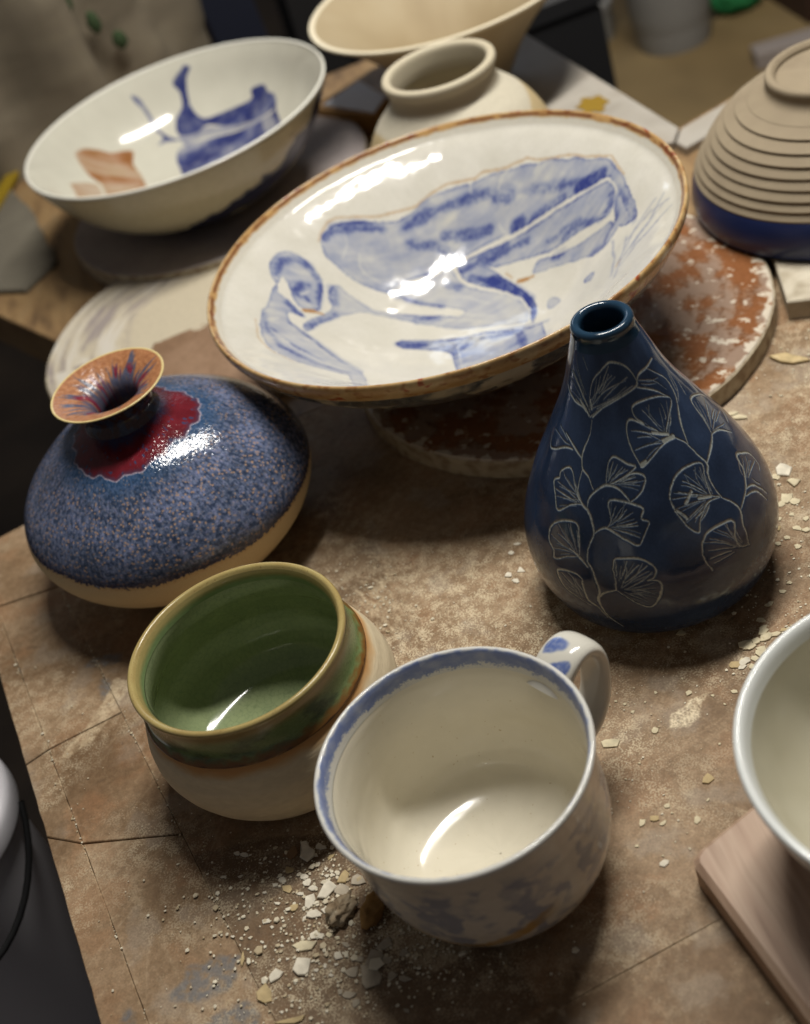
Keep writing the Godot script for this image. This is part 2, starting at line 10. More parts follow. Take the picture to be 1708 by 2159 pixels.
const LEAF_LINES := [[10, [3785,10296,3790,10225,3795,10125,3801,10009,3810,9892,3823,9786,3843,9690,3868,9595,3894,9502,3919,9411,3939,9324,3955,9241,3969,9163,3981,9087,3989,9011,3992,8931,3992,8845,3989,8755,3981,8665,3970,8580,3954,8506,3930,8446,3900,8398,3868,8354,3836,8305,3809,8246,3785,8167,3762,8074,3742,7980,3725,7898,3713,7841]], [10, [3954,8506,3962,8443,3973,8356,3986,8252,3997,8144,4004,8040,4010,7939,4016,7833,4020,7728,4017,7627,4007,7535,3986,7449,3957,7366,3925,7288,3895,7219,3871,7163,3854,7129,3841,7115,3830,7109,3818,7096,3806,7065,3793,7013,3779,6947,3766,6872,3754,6789,3742,6702,3730,6610,3717,6510,3706,6405,3700,6296,3701,6186,3713,6073,3734,5955,3757,5835,3779,5715,3795,5596,3802,5472,3806,5340,3807,5212,3808,5101,3809,5020]], [10, [3823,7122,3820,7176,3816,7252,3811,7339,3802,7429,3786,7511,3764,7586,3734,7663,3700,7736,3665,7802,3631,7860,3600,7910,3568,7954,3537,7991,3504,8018,3469,8033,3433,8036,3396,8029,3358,8011,3321,7980,3285,7938,3250,7876,3215,7794,3182,7705,3153,7620,3131,7549,3115,7495,3104,7448,3097,7410,3092,7379,3088,7356]], [10, [3701,6186,3688,6221,3670,6272,3649,6328,3627,6380,3605,6418,3586,6445,3566,6466,3545,6479,3523,6483,3499,6474,3473,6450,3447,6414,3419,6368,3388,6313,3353,6252,3310,6175,3261,6079,3211,5978,3167,5886,3132,5820,3109,5787,3092,5779,3080,5784,3071,5794,3064,5797]], [10, [3809,5020,3798,4961,3782,4879,3764,4778,3746,4665,3731,4543,3719,4404,3707,4243,3697,4071,3691,3899,3688,3744,3691,3614,3699,3500,3709,3392,3716,3281,3717,3155,3712,3005,3704,2837,3693,2656,3679,2473,3661,2297,3636,2123,3604,1940,3571,1758,3542,1592,3523,1465]], [10, [4097,5362,4072,5338,4037,5305,3997,5261,3958,5210,3926,5154,3897,5086,3870,5005,3846,4921,3826,4847,3812,4794]], [10, [3706,3362,3696,3411,3682,3480,3665,3557,3645,3633,3622,3697,3592,3750,3554,3799,3516,3841,3483,3872,3460,3893]], [10, [3902,4082,3899,3962,3897,3781,3895,3569,3890,3358,3882,3187,3865,3073,3841,2996,3815,2934,3788,2873,3764,2790,3742,2674,3720,2534,3700,2387,3684,2252,3673,2154]], [10, [4581,9505,4533,9472,4468,9423,4397,9361,4331,9297,4277,9238,4234,9188,4195,9139,4160,9093,4128,9050,4099,9011,4071,8975,4045,8941,4021,8912,4002,8888,3988,8870]], [10, [1910,8960,1889,8913,1859,8846,1825,8765,1792,8675,1765,8583,1746,8485,1730,8380,1717,8270,1705,8158,1692,8049,1676,7938,1659,7824,1643,7712,1633,7607,1632,7517,1643,7447,1663,7394,1687,7347,1710,7293,1728,7223,1740,7130,1749,7021,1756,6905,1760,6789,1762,6683,1759,6582,1752,6481,1744,6386,1737,6306,1732,6248]], [10, [1632,7517,1594,7561,1536,7621,1467,7686,1395,7748,1333,7799,1281,7847,1231,7896,1186,7942,1147,7979,1118,8004]], [10, [1739,6223,1720,6152,1693,6049,1663,5930,1635,5808,1614,5702,1598,5613,1585,5534,1575,5457,1571,5377,1572,5288,1582,5192,1598,5090,1618,4981,1637,4860,1651,4727,1662,4563,1670,4366,1675,4161,1677,3973,1678,3836]], [10, [1545,5309,1513,5358,1465,5421,1408,5492,1348,5566,1295,5642,1250,5724,1205,5813,1163,5908,1124,6007,1090,6108,1065,6234,1050,6386,1038,6533,1020,6643,991,6686,943,6642,880,6526,811,6360,745,6172,696,6002,669,5857,659,5718,659,5589,666,5477,673,5387,686,5327,707,5292,730,5273,751,5261,765,5248]], [10, [1360,9750,1397,9689,1448,9604,1503,9500,1555,9383,1598,9262,1634,9122,1667,8957,1695,8790,1717,8644,1732,8541]], [10, [3759,10427,3610,10605,3456,10771]], [9, [4978,11951,4985,11845,5002,11690,5012,11514,4996,11352,4945,11229,4863,11139,4767,11057,4666,10981,4566,10913,4473,10854,4377,10813,4275,10786,4178,10762,4092,10733,4025,10692,3976,10634,3937,10569,3907,10503,3885,10447,3868,10407]], [9, [4736,11932,4616,11847,4471,11710,4329,11539,4207,11358,4114,11199,4040,11057,3974,10918,3918,10790,3874,10683,3844,10605]], [9, [3841,10413,3794,10463,3729,10531,3650,10609,3558,10691,3456,10771,3337,10849,3197,10927,3049,10998,2903,11059,2771,11110,2649,11154,2530,11191,2419,11224,2323,11256,2248,11289,2201,11325,2178,11364,2174,11410,2181,11467,2192,11542,2206,11641,2229,11761,2263,11889,2310,12014,2373,12122,2459,12219,2566,12310,2686,12386,2806,12439,2914,12462,3006,12452,3086,12412,3160,12354,3231,12287,3305,12220,3385,12155,3468,12085,3548,12007,3622,11919,3684,11820,3733,11706,3772,11580,3803,11448,3826,11317,3843,11195,3853,11074,3854,10951,3851,10836,3847,10739,3844,10669]], [9, [2268,11230,2244,11286,2212,11368,2170,11459,2118,11545,2058,11609,1982,11645,1891,11663,1791,11668,1689,11668,1593,11673,1499,11687,1401,11703,1305,11717,1218,11725,1152,11727]], [9, [2268,11230,2197,11179,2097,11104,1982,11009,1868,10901,1769,10790,1683,10667,1600,10526,1526,10385,1466,10262,1424,10173]], [9, [1627,11621,1546,11502,1427,11325,1298,11113,1187,10895,1120,10706,1102,10550,1115,10407,1145,10278,1181,10162,1211,10061,1241,9974,1276,9900,1310,9837,1340,9788,1360,9750]], [9, [1910,8960,1934,8996,1971,9045,2010,9102,2040,9165,2049,9232,2031,9306,1995,9387,1943,9472,1884,9558,1823,9644,1750,9732,1657,9820,1560,9904,1475,9982,1425,10057,1422,10135,1454,10215,1512,10294,1585,10370,1662,10440,1747,10506,1846,10566,1952,10615,2057,10651,2155,10676,2252,10692,2352,10701,2446,10696,2525,10677,2582,10639,2613,10580,2625,10503,2623,10418,2612,10331,2597,10253,2569,10172,2524,10084,2479,10000,2447,9939,2443,9913,2475,9945,2535,10023,2610,10114,2686,10190,2746,10220,2789,10203,2823,10159,2850,10093,2871,10012,2887,9923,2899,9818,2904,9695,2905,9563,2902,9433,2895,9312,2885,9200,2870,9087,2853,8979,2836,8879,2821,8791,2810,8712,2801,8638,2792,8577,2778,8533,2757,8512,2728,8520,2691,8553,2649,8601,2602,8656,2551,8708,2494,8764,2429,8828,2359,8891,2287,8944,2219,8979,2150,8995,2078,8995,2010,8984,1952,8970,1910,8960]], [9, [1118,8004,1104,8082,1084,8190,1060,8319,1034,8458,1009,8598,990,8760,974,8950,954,9135,921,9283,869,9361,785,9351,668,9261,533,9104,393,8899,274,8688,207,8511,187,8368,198,8253,215,8143,219,8022,206,7882,190,7735,179,7594,178,7475,197,7391,242,7350,302,7331,362,7315,411,7298,441,7278]], [9, [1118,8004,1087,7982,1042,7953,988,7910,931,7851,879,7775,829,7667,776,7528,726,7378,683,7239,650,7137]], [9, [1757,6295,1775,6328,1801,6370,1830,6422,1855,6487,1869,6564,1870,6662,1863,6778,1850,6903,1833,7027,1817,7142,1796,7252,1767,7363,1739,7468,1719,7564,1718,7647,1740,7715,1779,7771,1829,7814,1884,7847,1937,7871,1990,7886,2047,7891,2104,7885,2159,7867,2208,7839,2251,7799,2290,7747,2326,7687,2358,7622,2385,7555,2409,7488,2429,7418,2445,7345,2458,7266,2467,7180,2473,7085,2475,6983,2474,6874,2470,6762,2463,6646,2454,6524,2441,6392,2426,6259,2409,6131,2390,6016,2368,5903,2343,5789,2317,5686,2291,5611,2269,5578,2252,5600,2237,5667,2223,5760,2206,5863,2182,5956,2151,6047,2113,6149,2070,6246,2026,6326,1981,6377,1935,6389,1885,6370,1836,6334,1794,6295,1764,6269]], [9, [1295,5642,1268,5615,1228,5578,1182,5526,1135,5453,1096,5357,1063,5220,1030,5040,999,4841,970,4655,948,4519]], [9, [1368,5477,1336,5446,1289,5401,1235,5338,1181,5255,1138,5154,1108,5020,1084,4852,1064,4674,1047,4510,1033,4391]], [9, [1678,3836,1698,3868,1728,3908,1760,3956,1790,4014,1810,4085,1822,4176,1828,4280,1830,4394,1828,4512,1824,4625,1811,4743,1789,4868,1765,4990,1748,5100,1748,5190,1767,5258,1800,5310,1843,5348,1888,5376,1932,5400,1977,5422,2026,5437,2075,5443,2121,5436,2160,5416,2191,5384,2218,5343,2240,5290,2259,5227,2276,5153,2290,5064,2301,4962,2309,4849,2314,4729,2315,4603,2310,4459,2299,4292,2286,4121,2273,3968,2264,3857]], [9, [3871,7163,3891,7206,3919,7261,3953,7330,3989,7417,4025,7525,4058,7679,4094,7876,4132,8083,4173,8259,4219,8367,4271,8390,4331,8350,4389,8273,4439,8183,4475,8109,4491,8051,4491,7995,4483,7940,4476,7887,4480,7835,4499,7790,4528,7749,4558,7707,4582,7655,4591,7591,4581,7507,4560,7408,4532,7300,4504,7192,4479,7091,4458,6986,4439,6869,4420,6760,4397,6681,4367,6651,4328,6688,4281,6775,4231,6884,4181,6990,4135,7067,4092,7118,4049,7161,4008,7194,3971,7215,3938,7225,3910,7217,3886,7194,3866,7163,3850,7134,3838,7115]], [9, [3469,8033,3467,8105,3465,8206,3461,8323,3453,8444,3439,8555,3421,8667,3397,8788,3369,8902,3334,8991,3294,9038,3245,9028,3189,8974,3132,8894,3079,8810,3034,8745,2991,8704,2946,8671,2909,8641,2885,8609,2884,8570,2910,8520,2958,8462,3019,8399,3082,8337,3140,8281,3196,8231,3258,8183,3317,8137,3369,8096,3405,8066]], [9, [3341,8094,3293,8142,3225,8209,3146,8278,3068,8335,3004,8367,2955,8375,2912,8367,2876,8349,2845,8323,2819,8293,2797,8262,2780,8228,2768,8187,2764,8139,2767,8081,2781,8006,2803,7916,2830,7820,2861,7728,2893,7650,2931,7584,2975,7523,3020,7468,3059,7421,3086,7386]], [9, [3499,6474,3488,6510,3471,6557,3452,6616,3435,6688,3426,6774,3425,6887,3433,7027,3443,7172,3451,7301,3452,7397,3445,7457,3434,7493,3418,7512,3394,7519,3362,7520,3316,7510,3259,7484,3197,7446,3138,7401,3088,7356,3044,7313,3002,7267,2964,7219,2935,7166,2918,7107,2918,7040,2933,6965,2953,6887,2970,6813,2974,6751,2961,6708,2936,6678,2907,6652,2884,6619,2875,6571,2882,6503,2899,6421,2923,6331,2947,6241,2969,6157,2990,6076,3012,5993,3033,5914,3051,5846,3064,5797]], [9, [3926,5226,3926,5338,3927,5496,3929,5673,3932,5845,3936,5989,3940,6106,3943,6213,3948,6308,3957,6385,3975,6442,4003,6475,4039,6485,4081,6477,4125,6455,4168,6426,4212,6389,4258,6337,4305,6274,4348,6203,4386,6127,4417,6047,4443,5962,4464,5874,4480,5784,4491,5696,4498,5606,4500,5514,4497,5424,4490,5337,4480,5258,4463,5189,4441,5127,4416,5069,4393,5010,4375,4946,4366,4867,4364,4775,4362,4688,4354,4625,4336,4605,4302,4641,4258,4718,4210,4811,4163,4899,4121,4966,4082,5013,4042,5054,4005,5088,3974,5113,3953,5131]], [9, [3900,4169,3910,4194,3924,4230,3942,4270,3962,4305,3986,4328,4014,4338,4046,4339,4082,4332,4118,4316,4152,4292,4187,4263,4224,4227,4260,4182,4289,4126,4308,4059,4313,3978,4309,3882,4297,3780,4282,3679,4265,3586,4248,3505,4230,3427,4208,3353,4179,3283,4141,3214,4087,3141,4020,3055,3954,2958,3897,2863,3860,2788]], [9, [3460,3893,3458,4006,3457,4161,3455,4335,3454,4505,3452,4654,3451,4789,3450,4924,3448,5050,3443,5158,3433,5238,3417,5286,3397,5308,3372,5313,3345,5311,3317,5311,3284,5316,3247,5316,3208,5312,3171,5300,3138,5281,3110,5255,3084,5224,3060,5187,3038,5144,3016,5094,2994,5036,2972,4970,2952,4899,2937,4826,2929,4754,2928,4681,2934,4603,2945,4527,2958,4458,2971,4402,2987,4364,3008,4337,3029,4319,3048,4306,3061,4294]], [9, [3061,4294,3043,4291,3017,4287,2987,4278,2960,4258,2939,4224,2926,4174,2916,4109,2909,4035,2906,3954,2907,3870,2912,3780,2920,3680,2932,3576,2947,3473,2963,3377,2983,3277,3004,3170,3029,3069,3056,2994,3086,2961,3120,2983,3158,3044,3198,3130,3238,3227,3275,3322,3311,3428,3349,3554,3386,3679,3417,3784,3440,3855]], [9, [5128,8936,5112,8863,5094,8747,5069,8627,5029,8541,4969,8523,4881,8591,4771,8710,4656,8840,4551,8951,4469,9020,4406,9050,4354,9062,4311,9064,4277,9061,4252,9060]], [6, [3787,10810,3726,10901,3640,11029,3533,11172,3412,11309,3284,11418,3137,11499,2964,11561,2790,11601,2636,11622,2527,11632]], [6, [3815,11001,3769,11081,3704,11193,3625,11321,3537,11448,3448,11560,3350,11662,3238,11762,3125,11851,3025,11922,2953,11970]], [6, [4585,12631,4542,12543,4488,12417,4428,12269,4366,12113,4302,11966,4230,11814,4150,11646,4076,11481,4015,11337,3974,11236]], [6, [4141,12689,4002,12447,3884,12199]], [6, [3758,10749,3669,10801,3545,10866,3401,10934,3250,11000,3106,11063,2956,11133,2788,11207,2618,11273,2467,11320,2357,11347]], [6, [1032,11669,990,11537,931,11347,873,11130,834,10918,822,10740,832,10592,854,10454,886,10329,927,10217,973,10120,1032,10036,1102,9962,1170,9896,1227,9840,1264,9797]], [6, [2128,11434,2054,11396,1946,11339,1823,11263,1701,11170,1603,11068,1530,10950,1472,10812,1427,10675,1395,10556,1371,10472]], [6, [2049,9232,2075,9339,2116,9491,2163,9664,2206,9833,2231,9977,2229,10096,2208,10207,2176,10306,2143,10387,2122,10446]], [6, [2067,9316,2028,9518,1986,9721,1941,9925,1893,10132]], [6, [2188,9086,2224,9165,2277,9277,2341,9402,2410,9519,2475,9611,2540,9678,2609,9730,2676,9770,2734,9799,2775,9820]], [6, [2237,9061,2271,9081,2318,9109,2374,9138,2434,9163,2493,9180,2558,9186,2630,9183,2701,9175,2762,9164,2805,9155]], [6, [1058,8157,1025,8419,987,8679,945,8937]], [6, [1004,8148,874,8304,718,8429,522,8500]], [6, [999,8051,771,8080,468,7980]], [6, [1034,8025,830,7818,598,7527]], [6, [1882,6512,1910,6603,1951,6730,1997,6873,2040,7017,2070,7146,2087,7271,2094,7405,2096,7532,2095,7641,2096,7719]], [6, [1907,6552,1913,6653,1922,6795,1931,6956,1937,7113,1938,7246,1930,7360,1914,7470,1896,7570,1879,7652,1867,7712]], [6, [1878,6872,1850,7120,1818,7360,1783,7595]], [6, [1938,6565,1970,6630,2015,6718,2067,6817,2120,6913,2170,6996,2217,7070,2268,7143,2316,7209,2358,7262,2387,7300]], [6, [1982,6523,2012,6550,2053,6586,2102,6625,2152,6661,2200,6688,2248,6707,2299,6722,2349,6731,2392,6736,2422,6739]], [6, [1994,6469,2029,6452,2079,6424,2135,6389,2190,6350,2236,6314,2276,6280,2314,6246,2348,6213,2376,6184,2396,6162]], [6, [2030,6451,2111,6306,2187,6153,2260,5992]], [6, [1786,4027,1822,4372,1854,4692,1884,4997]], [6, [1810,4085,1821,4210,1836,4383,1851,4573,1864,4751,1872,4892,1874,4999,1873,5090,1870,5166,1866,5225,1864,5270]], [6, [1826,4081,1862,4198,1911,4358,1966,4527,2019,4679,2062,4791,2096,4867,2127,4924,2153,4965,2175,4996,2191,5019]], [6, [3986,7483,4027,7551,4090,7645,4165,7748,4241,7843,4302,7918,4344,7977,4375,8032,4398,8080,4415,8119,4430,8147]], [6, [4025,7525,4151,7552,4286,7561,4431,7545]], [6, [3979,7361,4134,7296,4298,7199]], [6, [3433,8188,3342,8431,3245,8667]], [6, [3403,8127,3300,8285,3194,8435,3084,8574]], [6, [3311,8062,3174,8084,3040,8092,2907,8085]], [6, [3444,6578,3415,6643,3372,6733,3323,6833,3277,6932,3243,7019,3223,7101,3211,7186,3205,7266,3201,7334,3197,7381]], [6, [3420,6514,3316,6557,3213,6588,3111,6607]], [6, [3396,6450,3298,6381,3203,6302,3110,6213]], [6, [3981,5253,4001,5313,4029,5395,4064,5490,4101,5588,4138,5680,4176,5776,4218,5880,4262,5980,4300,6064,4329,6121]], [6, [3968,5336,3979,5415,3996,5526,4016,5652,4036,5781,4052,5899,4065,6013,4077,6134,4087,6249,4095,6346,4101,6415]], [6, [4037,5274,4066,5296,4108,5325,4158,5354,4209,5382,4255,5408,4297,5438,4340,5470,4380,5502,4414,5527,4440,5542]], [6, [3389,4033,3375,4124,3355,4249,3332,4390,3312,4533,3298,4663,3292,4790,3291,4926,3293,5055,3295,5165,3297,5241]], [6, [3368,4034,3344,4100,3309,4189,3270,4289,3231,4394,3198,4497,3170,4611,3144,4741,3119,4868,3099,4977,3084,5052]], [6, [3350,3951,3314,3941,3262,3924,3204,3896,3149,3860,3106,3820,3073,3773,3046,3719,3024,3665,3007,3617,2994,3583]], [6, [3329,3952,3299,4008,3258,4083,3210,4167,3163,4247,3122,4320,3088,4390,3054,4465,3023,4536,2997,4595,2979,4636]], [6, [5044,9250,4960,9258,4851,9253,4740,9233,4642,9205,4568,9181,4514,9170,4468,9168,4431,9172,4401,9177,4380,9178]], [6, [4858,9565,4644,9460,4468,9317]], [6, [989,5857,916,6041,833,6210]], [6, [1047,5549,984,5097]], [6, [4021,3399,4063,3625,4108,3835]], [6, [3956,3193,3980,3518,4010,3816,4045,4093]], [6, [3785,10940,3730,10753]], [6, [814,9186,879,8968,935,8743,985,8513,1029,8281]], [6, [880,9648,796,9898,704,10149]], [6, [885,10718,950,10498,1012,10280,1070,10063]], [16, [4210,10965,4084,10806,3972,10641,3870,10471]], [16, [3815,11001,3787,10745]], [16, [2188,9086,1926,9046]], [16, [2121,7072,2199,6929,2273,6777]], [16, [2780,8586,2667,8652]], [16, [2324,9516,2166,9366,2013,9200]], [16, [2068,6723,1976,6623,1882,6512]], [16, [2431,6681,2393,6470,2357,6255]], [6, [1998,9213,1985,9251,1971,9303,1956,9367,1938,9443]], [5, [1991,9203,1953,9292,1919,9379,1887,9463,1859,9546]], [8, [1884,9421,1843,9465,1801,9532,1757,9621,1712,9733]], [4, [1927,9401,1863,9554,1787,9733,1697,9937,1589,10168]], [8, [1911,9699,1872,9752,1838,9858,1810,10021,1789,10241]], [5, [2074,9519,2125,9704,2167,9911,2199,10144,2222,10403]], [8, [2151,9668,2182,9793,2226,9954,2285,10151,2363,10383]], [4, [2122,9349,2205,9502,2281,9649,2349,9791,2408,9931]], [8, [2151,9385,2185,9466,2230,9559,2288,9662,2360,9775]], [6, [2140,9338,2233,9513,2329,9674,2427,9820,2527,9953]], [8, [2301,9439,2371,9516,2457,9600,2561,9690,2683,9783]], [6, [2384,9382,2422,9429,2485,9474,2576,9514,2692,9544]], [4, [2182,9147,2327,9164,2483,9170,2649,9162,2826,9138]], [4, [2313,8983,2386,8972,2467,8929,2556,8853,2651,8741]], [4, [2293,8948,2339,8920,2410,8865,2501,8781,2611,8662]], [6, [1841,6550,1841,6683,1838,6801,1831,6905,1822,6996]], [5, [1820,6802,1810,6903,1800,7011,1790,7124,1778,7245]], [6, [1839,7034,1854,7103,1857,7208,1848,7346,1826,7518]], [5, [1872,6954,1876,7080,1882,7238,1892,7427,1906,7647]], [6, [1949,7013,1966,7126,1995,7281,2039,7478,2098,7713]], [8, [1912,6695,1967,6937,2030,7157,2101,7354,2179,7531]], [6, [2052,7023,2064,7096,2097,7192,2152,7306,2229,7435]], [8, [1962,6681,2048,6829,2136,6974,2226,7115,2318,7252]], [6, [1921,6560,2035,6751,2158,6908,2290,7029,2429,7113]], [4, [2095,6627,2137,6615,2194,6632,2264,6673,2348,6736]], [4, [1987,6515,2079,6566,2179,6594,2287,6598,2401,6575]], [6, [1952,6416,2051,6368,2155,6304,2263,6222,2377,6119]], [8, [1958,6381,2034,6287,2106,6211,2175,6155,2240,6118]], [5, [1996,6260,2048,6200,2098,6126,2146,6040,2192,5941]], [8, [1957,6297,1995,6211,2043,6123,2100,6033,2165,5938]], [8, [3907,7255,3935,7358,3963,7449,3990,7527,4016,7594]], [8, [3941,7400,3971,7510,4007,7636,4052,7779,4105,7937]], [4, [3972,7553,4007,7672,4045,7802,4084,7944,4127,8098]], [4, [4084,7618,4105,7689,4148,7774,4214,7871,4309,7975]], [6, [3969,7288,4066,7419,4184,7530,4324,7614,4493,7659]], [8, [4011,7265,4104,7295,4215,7328,4348,7355,4510,7366]], [5, [4009,7209,4089,7239,4188,7243,4308,7214,4453,7140]], [4, [4066,7082,4108,7062,4167,7020,4245,6951,4344,6848]], [4, [4010,7113,4029,7114,4060,7097,4101,7061,4153,7005]], [4, [3433,8332,3439,8359,3439,8412,3433,8490,3421,8594]], [6, [3426,8268,3416,8356,3407,8443,3399,8527,3391,8608]], [8, [3417,8232,3390,8392,3360,8546,3328,8693,3293,8834]], [6, [3339,8418,3311,8462,3283,8531,3252,8626,3220,8746]], [6, [3375,8229,3307,8323,3244,8425,3184,8535,3129,8653]], [6, [3355,8202,3280,8316,3202,8406,3123,8474,3041,8519]], [8, [3236,8145,3193,8175,3147,8214,3099,8260,3046,8314]], [5, [3239,8117,3171,8177,3099,8227,3021,8265,2938,8291]], [8, [3173,8136,3120,8177,3061,8208,2995,8226,2922,8232]], [5, [3149,8076,3090,8055,3012,8046,2915,8047,2799,8052]], [5, [3233,8036,3148,8037,3061,8017,2973,7976,2885,7913]], [4, [3194,7974,3135,7952,3070,7911,2999,7848,2924,7763]], [5, [3439,6891,3428,6967,3419,7083,3412,7238,3408,7432]], [8, [3433,6687,3409,6853,3384,7008,3357,7151,3330,7282]], [6, [3407,6696,3360,6855,3306,7018,3245,7185,3175,7353]], [8, [3402,6656,3328,6779,3263,6900,3207,7023,3160,7147]], [6, [3315,6737,3258,6802,3201,6871,3142,6943,3081,7020]], [5, [3336,6624,3274,6679,3211,6723,3146,6755,3081,6777]], [8, [3338,6583,3263,6583,3191,6595,3122,6620,3054,6657]], [8, [3352,6541,3265,6539,3186,6533,3114,6526,3048,6519]], [4, [3371,6482,3282,6462,3195,6411,3109,6329,3027,6218]], [8, [3346,6420,3278,6369,3208,6293,3134,6192,3058,6063]], [5, [3940,5593,3945,5646,3947,5738,3946,5869,3943,6039]], [8, [3947,5569,3947,5717,3951,5866,3957,6017,3965,6170]], [5, [4000,5736,4020,5811,4043,5947,4070,6142,4101,6396]], [4, [4025,5759,4044,5820,4069,5932,4100,6093,4139,6303]], [4, [3993,5418,4060,5564,4121,5703,4173,5837,4217,5969]], [8, [4056,5453,4106,5553,4162,5636,4225,5701,4294,5746]], [6, [4034,5335,4118,5359,4207,5393,4303,5436,4408,5484]], [6, [4089,5307,4136,5339,4191,5352,4255,5344,4327,5310]], [6, [4019,5234,4087,5232,4167,5203,4260,5141,4367,5036]], [5, [4085,5118,4113,5096,4147,5062,4187,5013,4233,4947]], [4, [3889,3342,3927,3525,3960,3706,3987,3885,4008,4064]], [5, [3893,3309,3925,3593,3972,3842,4034,4055,4112,4233]], [8, [4006,3601,4031,3673,4074,3777,4136,3910,4221,4058]], [4, [4013,3490,4045,3517,4086,3578,4137,3672,4201,3789]], [6, [3993,3331,4026,3353,4070,3396,4124,3457,4191,3528]], [4, [3967,3234,3996,3266,4038,3303,4096,3339,4171,3364]], [8, [3431,4564,3420,4632,3415,4758,3414,4940,3420,5175]], [6, [3410,4352,3395,4514,3380,4673,3365,4829,3350,4984]], [8, [3379,4446,3358,4578,3332,4748,3301,4955,3266,5194]], [4, [3323,4539,3302,4622,3272,4745,3234,4905,3187,5100]], [8, [3364,4257,3314,4468,3259,4662,3197,4838,3129,4998]], [8, [3334,4259,3269,4399,3196,4560,3115,4738,3026,4929]], [5, [3228,4378,3202,4432,3158,4504,3098,4591,3020,4689]], [4, [3256,4251,3217,4322,3158,4400,3079,4481,2980,4555]], [4, [3350,3965,3259,4002,3169,4048,3079,4102,2988,4166]], [6, [3266,3942,3207,3932,3138,3925,3060,3916,2974,3901]], [5, [3265,3866,3212,3805,3144,3754,3060,3707,2961,3657]], [5, [3244,3759,3203,3734,3146,3673,3072,3568,2983,3410]], [6, [3286,3740,3239,3725,3193,3672,3149,3577,3106,3441]], [6, [3355,3806,3290,3675,3226,3542,3161,3405,3095,3266]], [6, [3341,10905,3290,10956,3211,11003,3104,11044,2969,11074]], [8, [3614,10744,3376,10897,3128,11028,2865,11137,2585,11218]], [4, [3247,11069,3125,11103,2977,11175,2798,11279,2581,11407]], [6, [3371,11088,3241,11253,3048,11426,2786,11591,2444,11726]], [5, [3620,10938,3473,11242,3295,11507,3089,11726,2857,11892]], [8, [3493,11345,3402,11447,3305,11598,3200,11796,3083,12040]], [8, [3550,11338,3472,11475,3363,11693,3217,11984,3021,12339]], [8, [3764,10849,3664,11130,3565,11415,3470,11704,3380,11994]], [6, [3771,10916,3717,11122,3659,11355,3596,11614,3528,11897]], [6, [3975,10850,4049,11194,4159,11546,4326,11895,4592,12214]], [8, [4088,11050,4149,11247,4253,11475,4416,11726,4680,11973]], [4, [4128,10962,4211,11097,4342,11270,4545,11470,4881,11654]], [4, [3972,10637,4096,10815,4237,10963,4400,11077,4592,11147]], [8, [4042,10678,4124,10733,4212,10794,4306,10861,4409,10933]], [4, [1052,8272,1038,8330,1026,8404,1016,8494,1009,8600]], [8, [1046,8318,1013,8426,985,8569,965,8750,951,8967]], [4, [1045,8321,1022,8495,997,8673,969,8855,938,9039]], [4, [1038,8208,954,8403,872,8603,793,8810,718,9024]], [8, [832,8415,768,8427,675,8481,538,8558,318,8605]], [4, [969,8182,865,8250,754,8309,633,8355,498,8382]], [8, [794,8149,774,8183,714,8193,607,8162,432,8052]], [6, [778,8010,731,7975,645,7926,505,7836,279,7633]], [5, [1773,4298,1771,4352,1774,4421,1780,4506,1789,4604]], [4, [1760,4170,1773,4337,1780,4504,1782,4672,1778,4842]], [5, [1779,4472,1777,4562,1780,4671,1787,4798,1799,4943]], [5, [1773,4141,1810,4435,1843,4725,1871,5017,1896,5308]], [5, [1834,4387,1864,4591,1904,4812,1954,5047,2013,5292]], [4, [1895,4592,1912,4717,1948,4887,2003,5095,2077,5333]], [5, [1945,4550,1976,4653,2024,4790,2088,4958,2170,5147]], [4, [1819,4127,1918,4442,2023,4710,2137,4936,2258,5120]], [6, [1887,4208,1966,4345,2051,4481,2140,4614,2235,4742]], [8, [1960,4182,2007,4247,2069,4306,2145,4354,2235,4384]], [6, [1928,4056,1983,4067,2048,4085,2123,4105,2206,4124]], [5, [2075,11266,1968,11186,1850,11106,1718,11021,1571,10930]], [4, [2009,11118,1886,10971,1776,10822,1681,10673,1600,10526]], [5, [1846,11227,1783,11181,1692,11137,1570,11091,1410,11034]], [5, [1164,6079,1158,6186,1131,6304,1080,6429,1002,6555]], [6, [1120,6036,1094,6078,1055,6145,1002,6233,932,6337]], [5, [1135,5845,1088,5929,1025,5984,942,6004,837,5975]], [5, [1044,5867,1022,5887,977,5904,904,5911,798,5890]], [8, [1103,5760,1052,5782,974,5780,864,5738,710,5620]]]
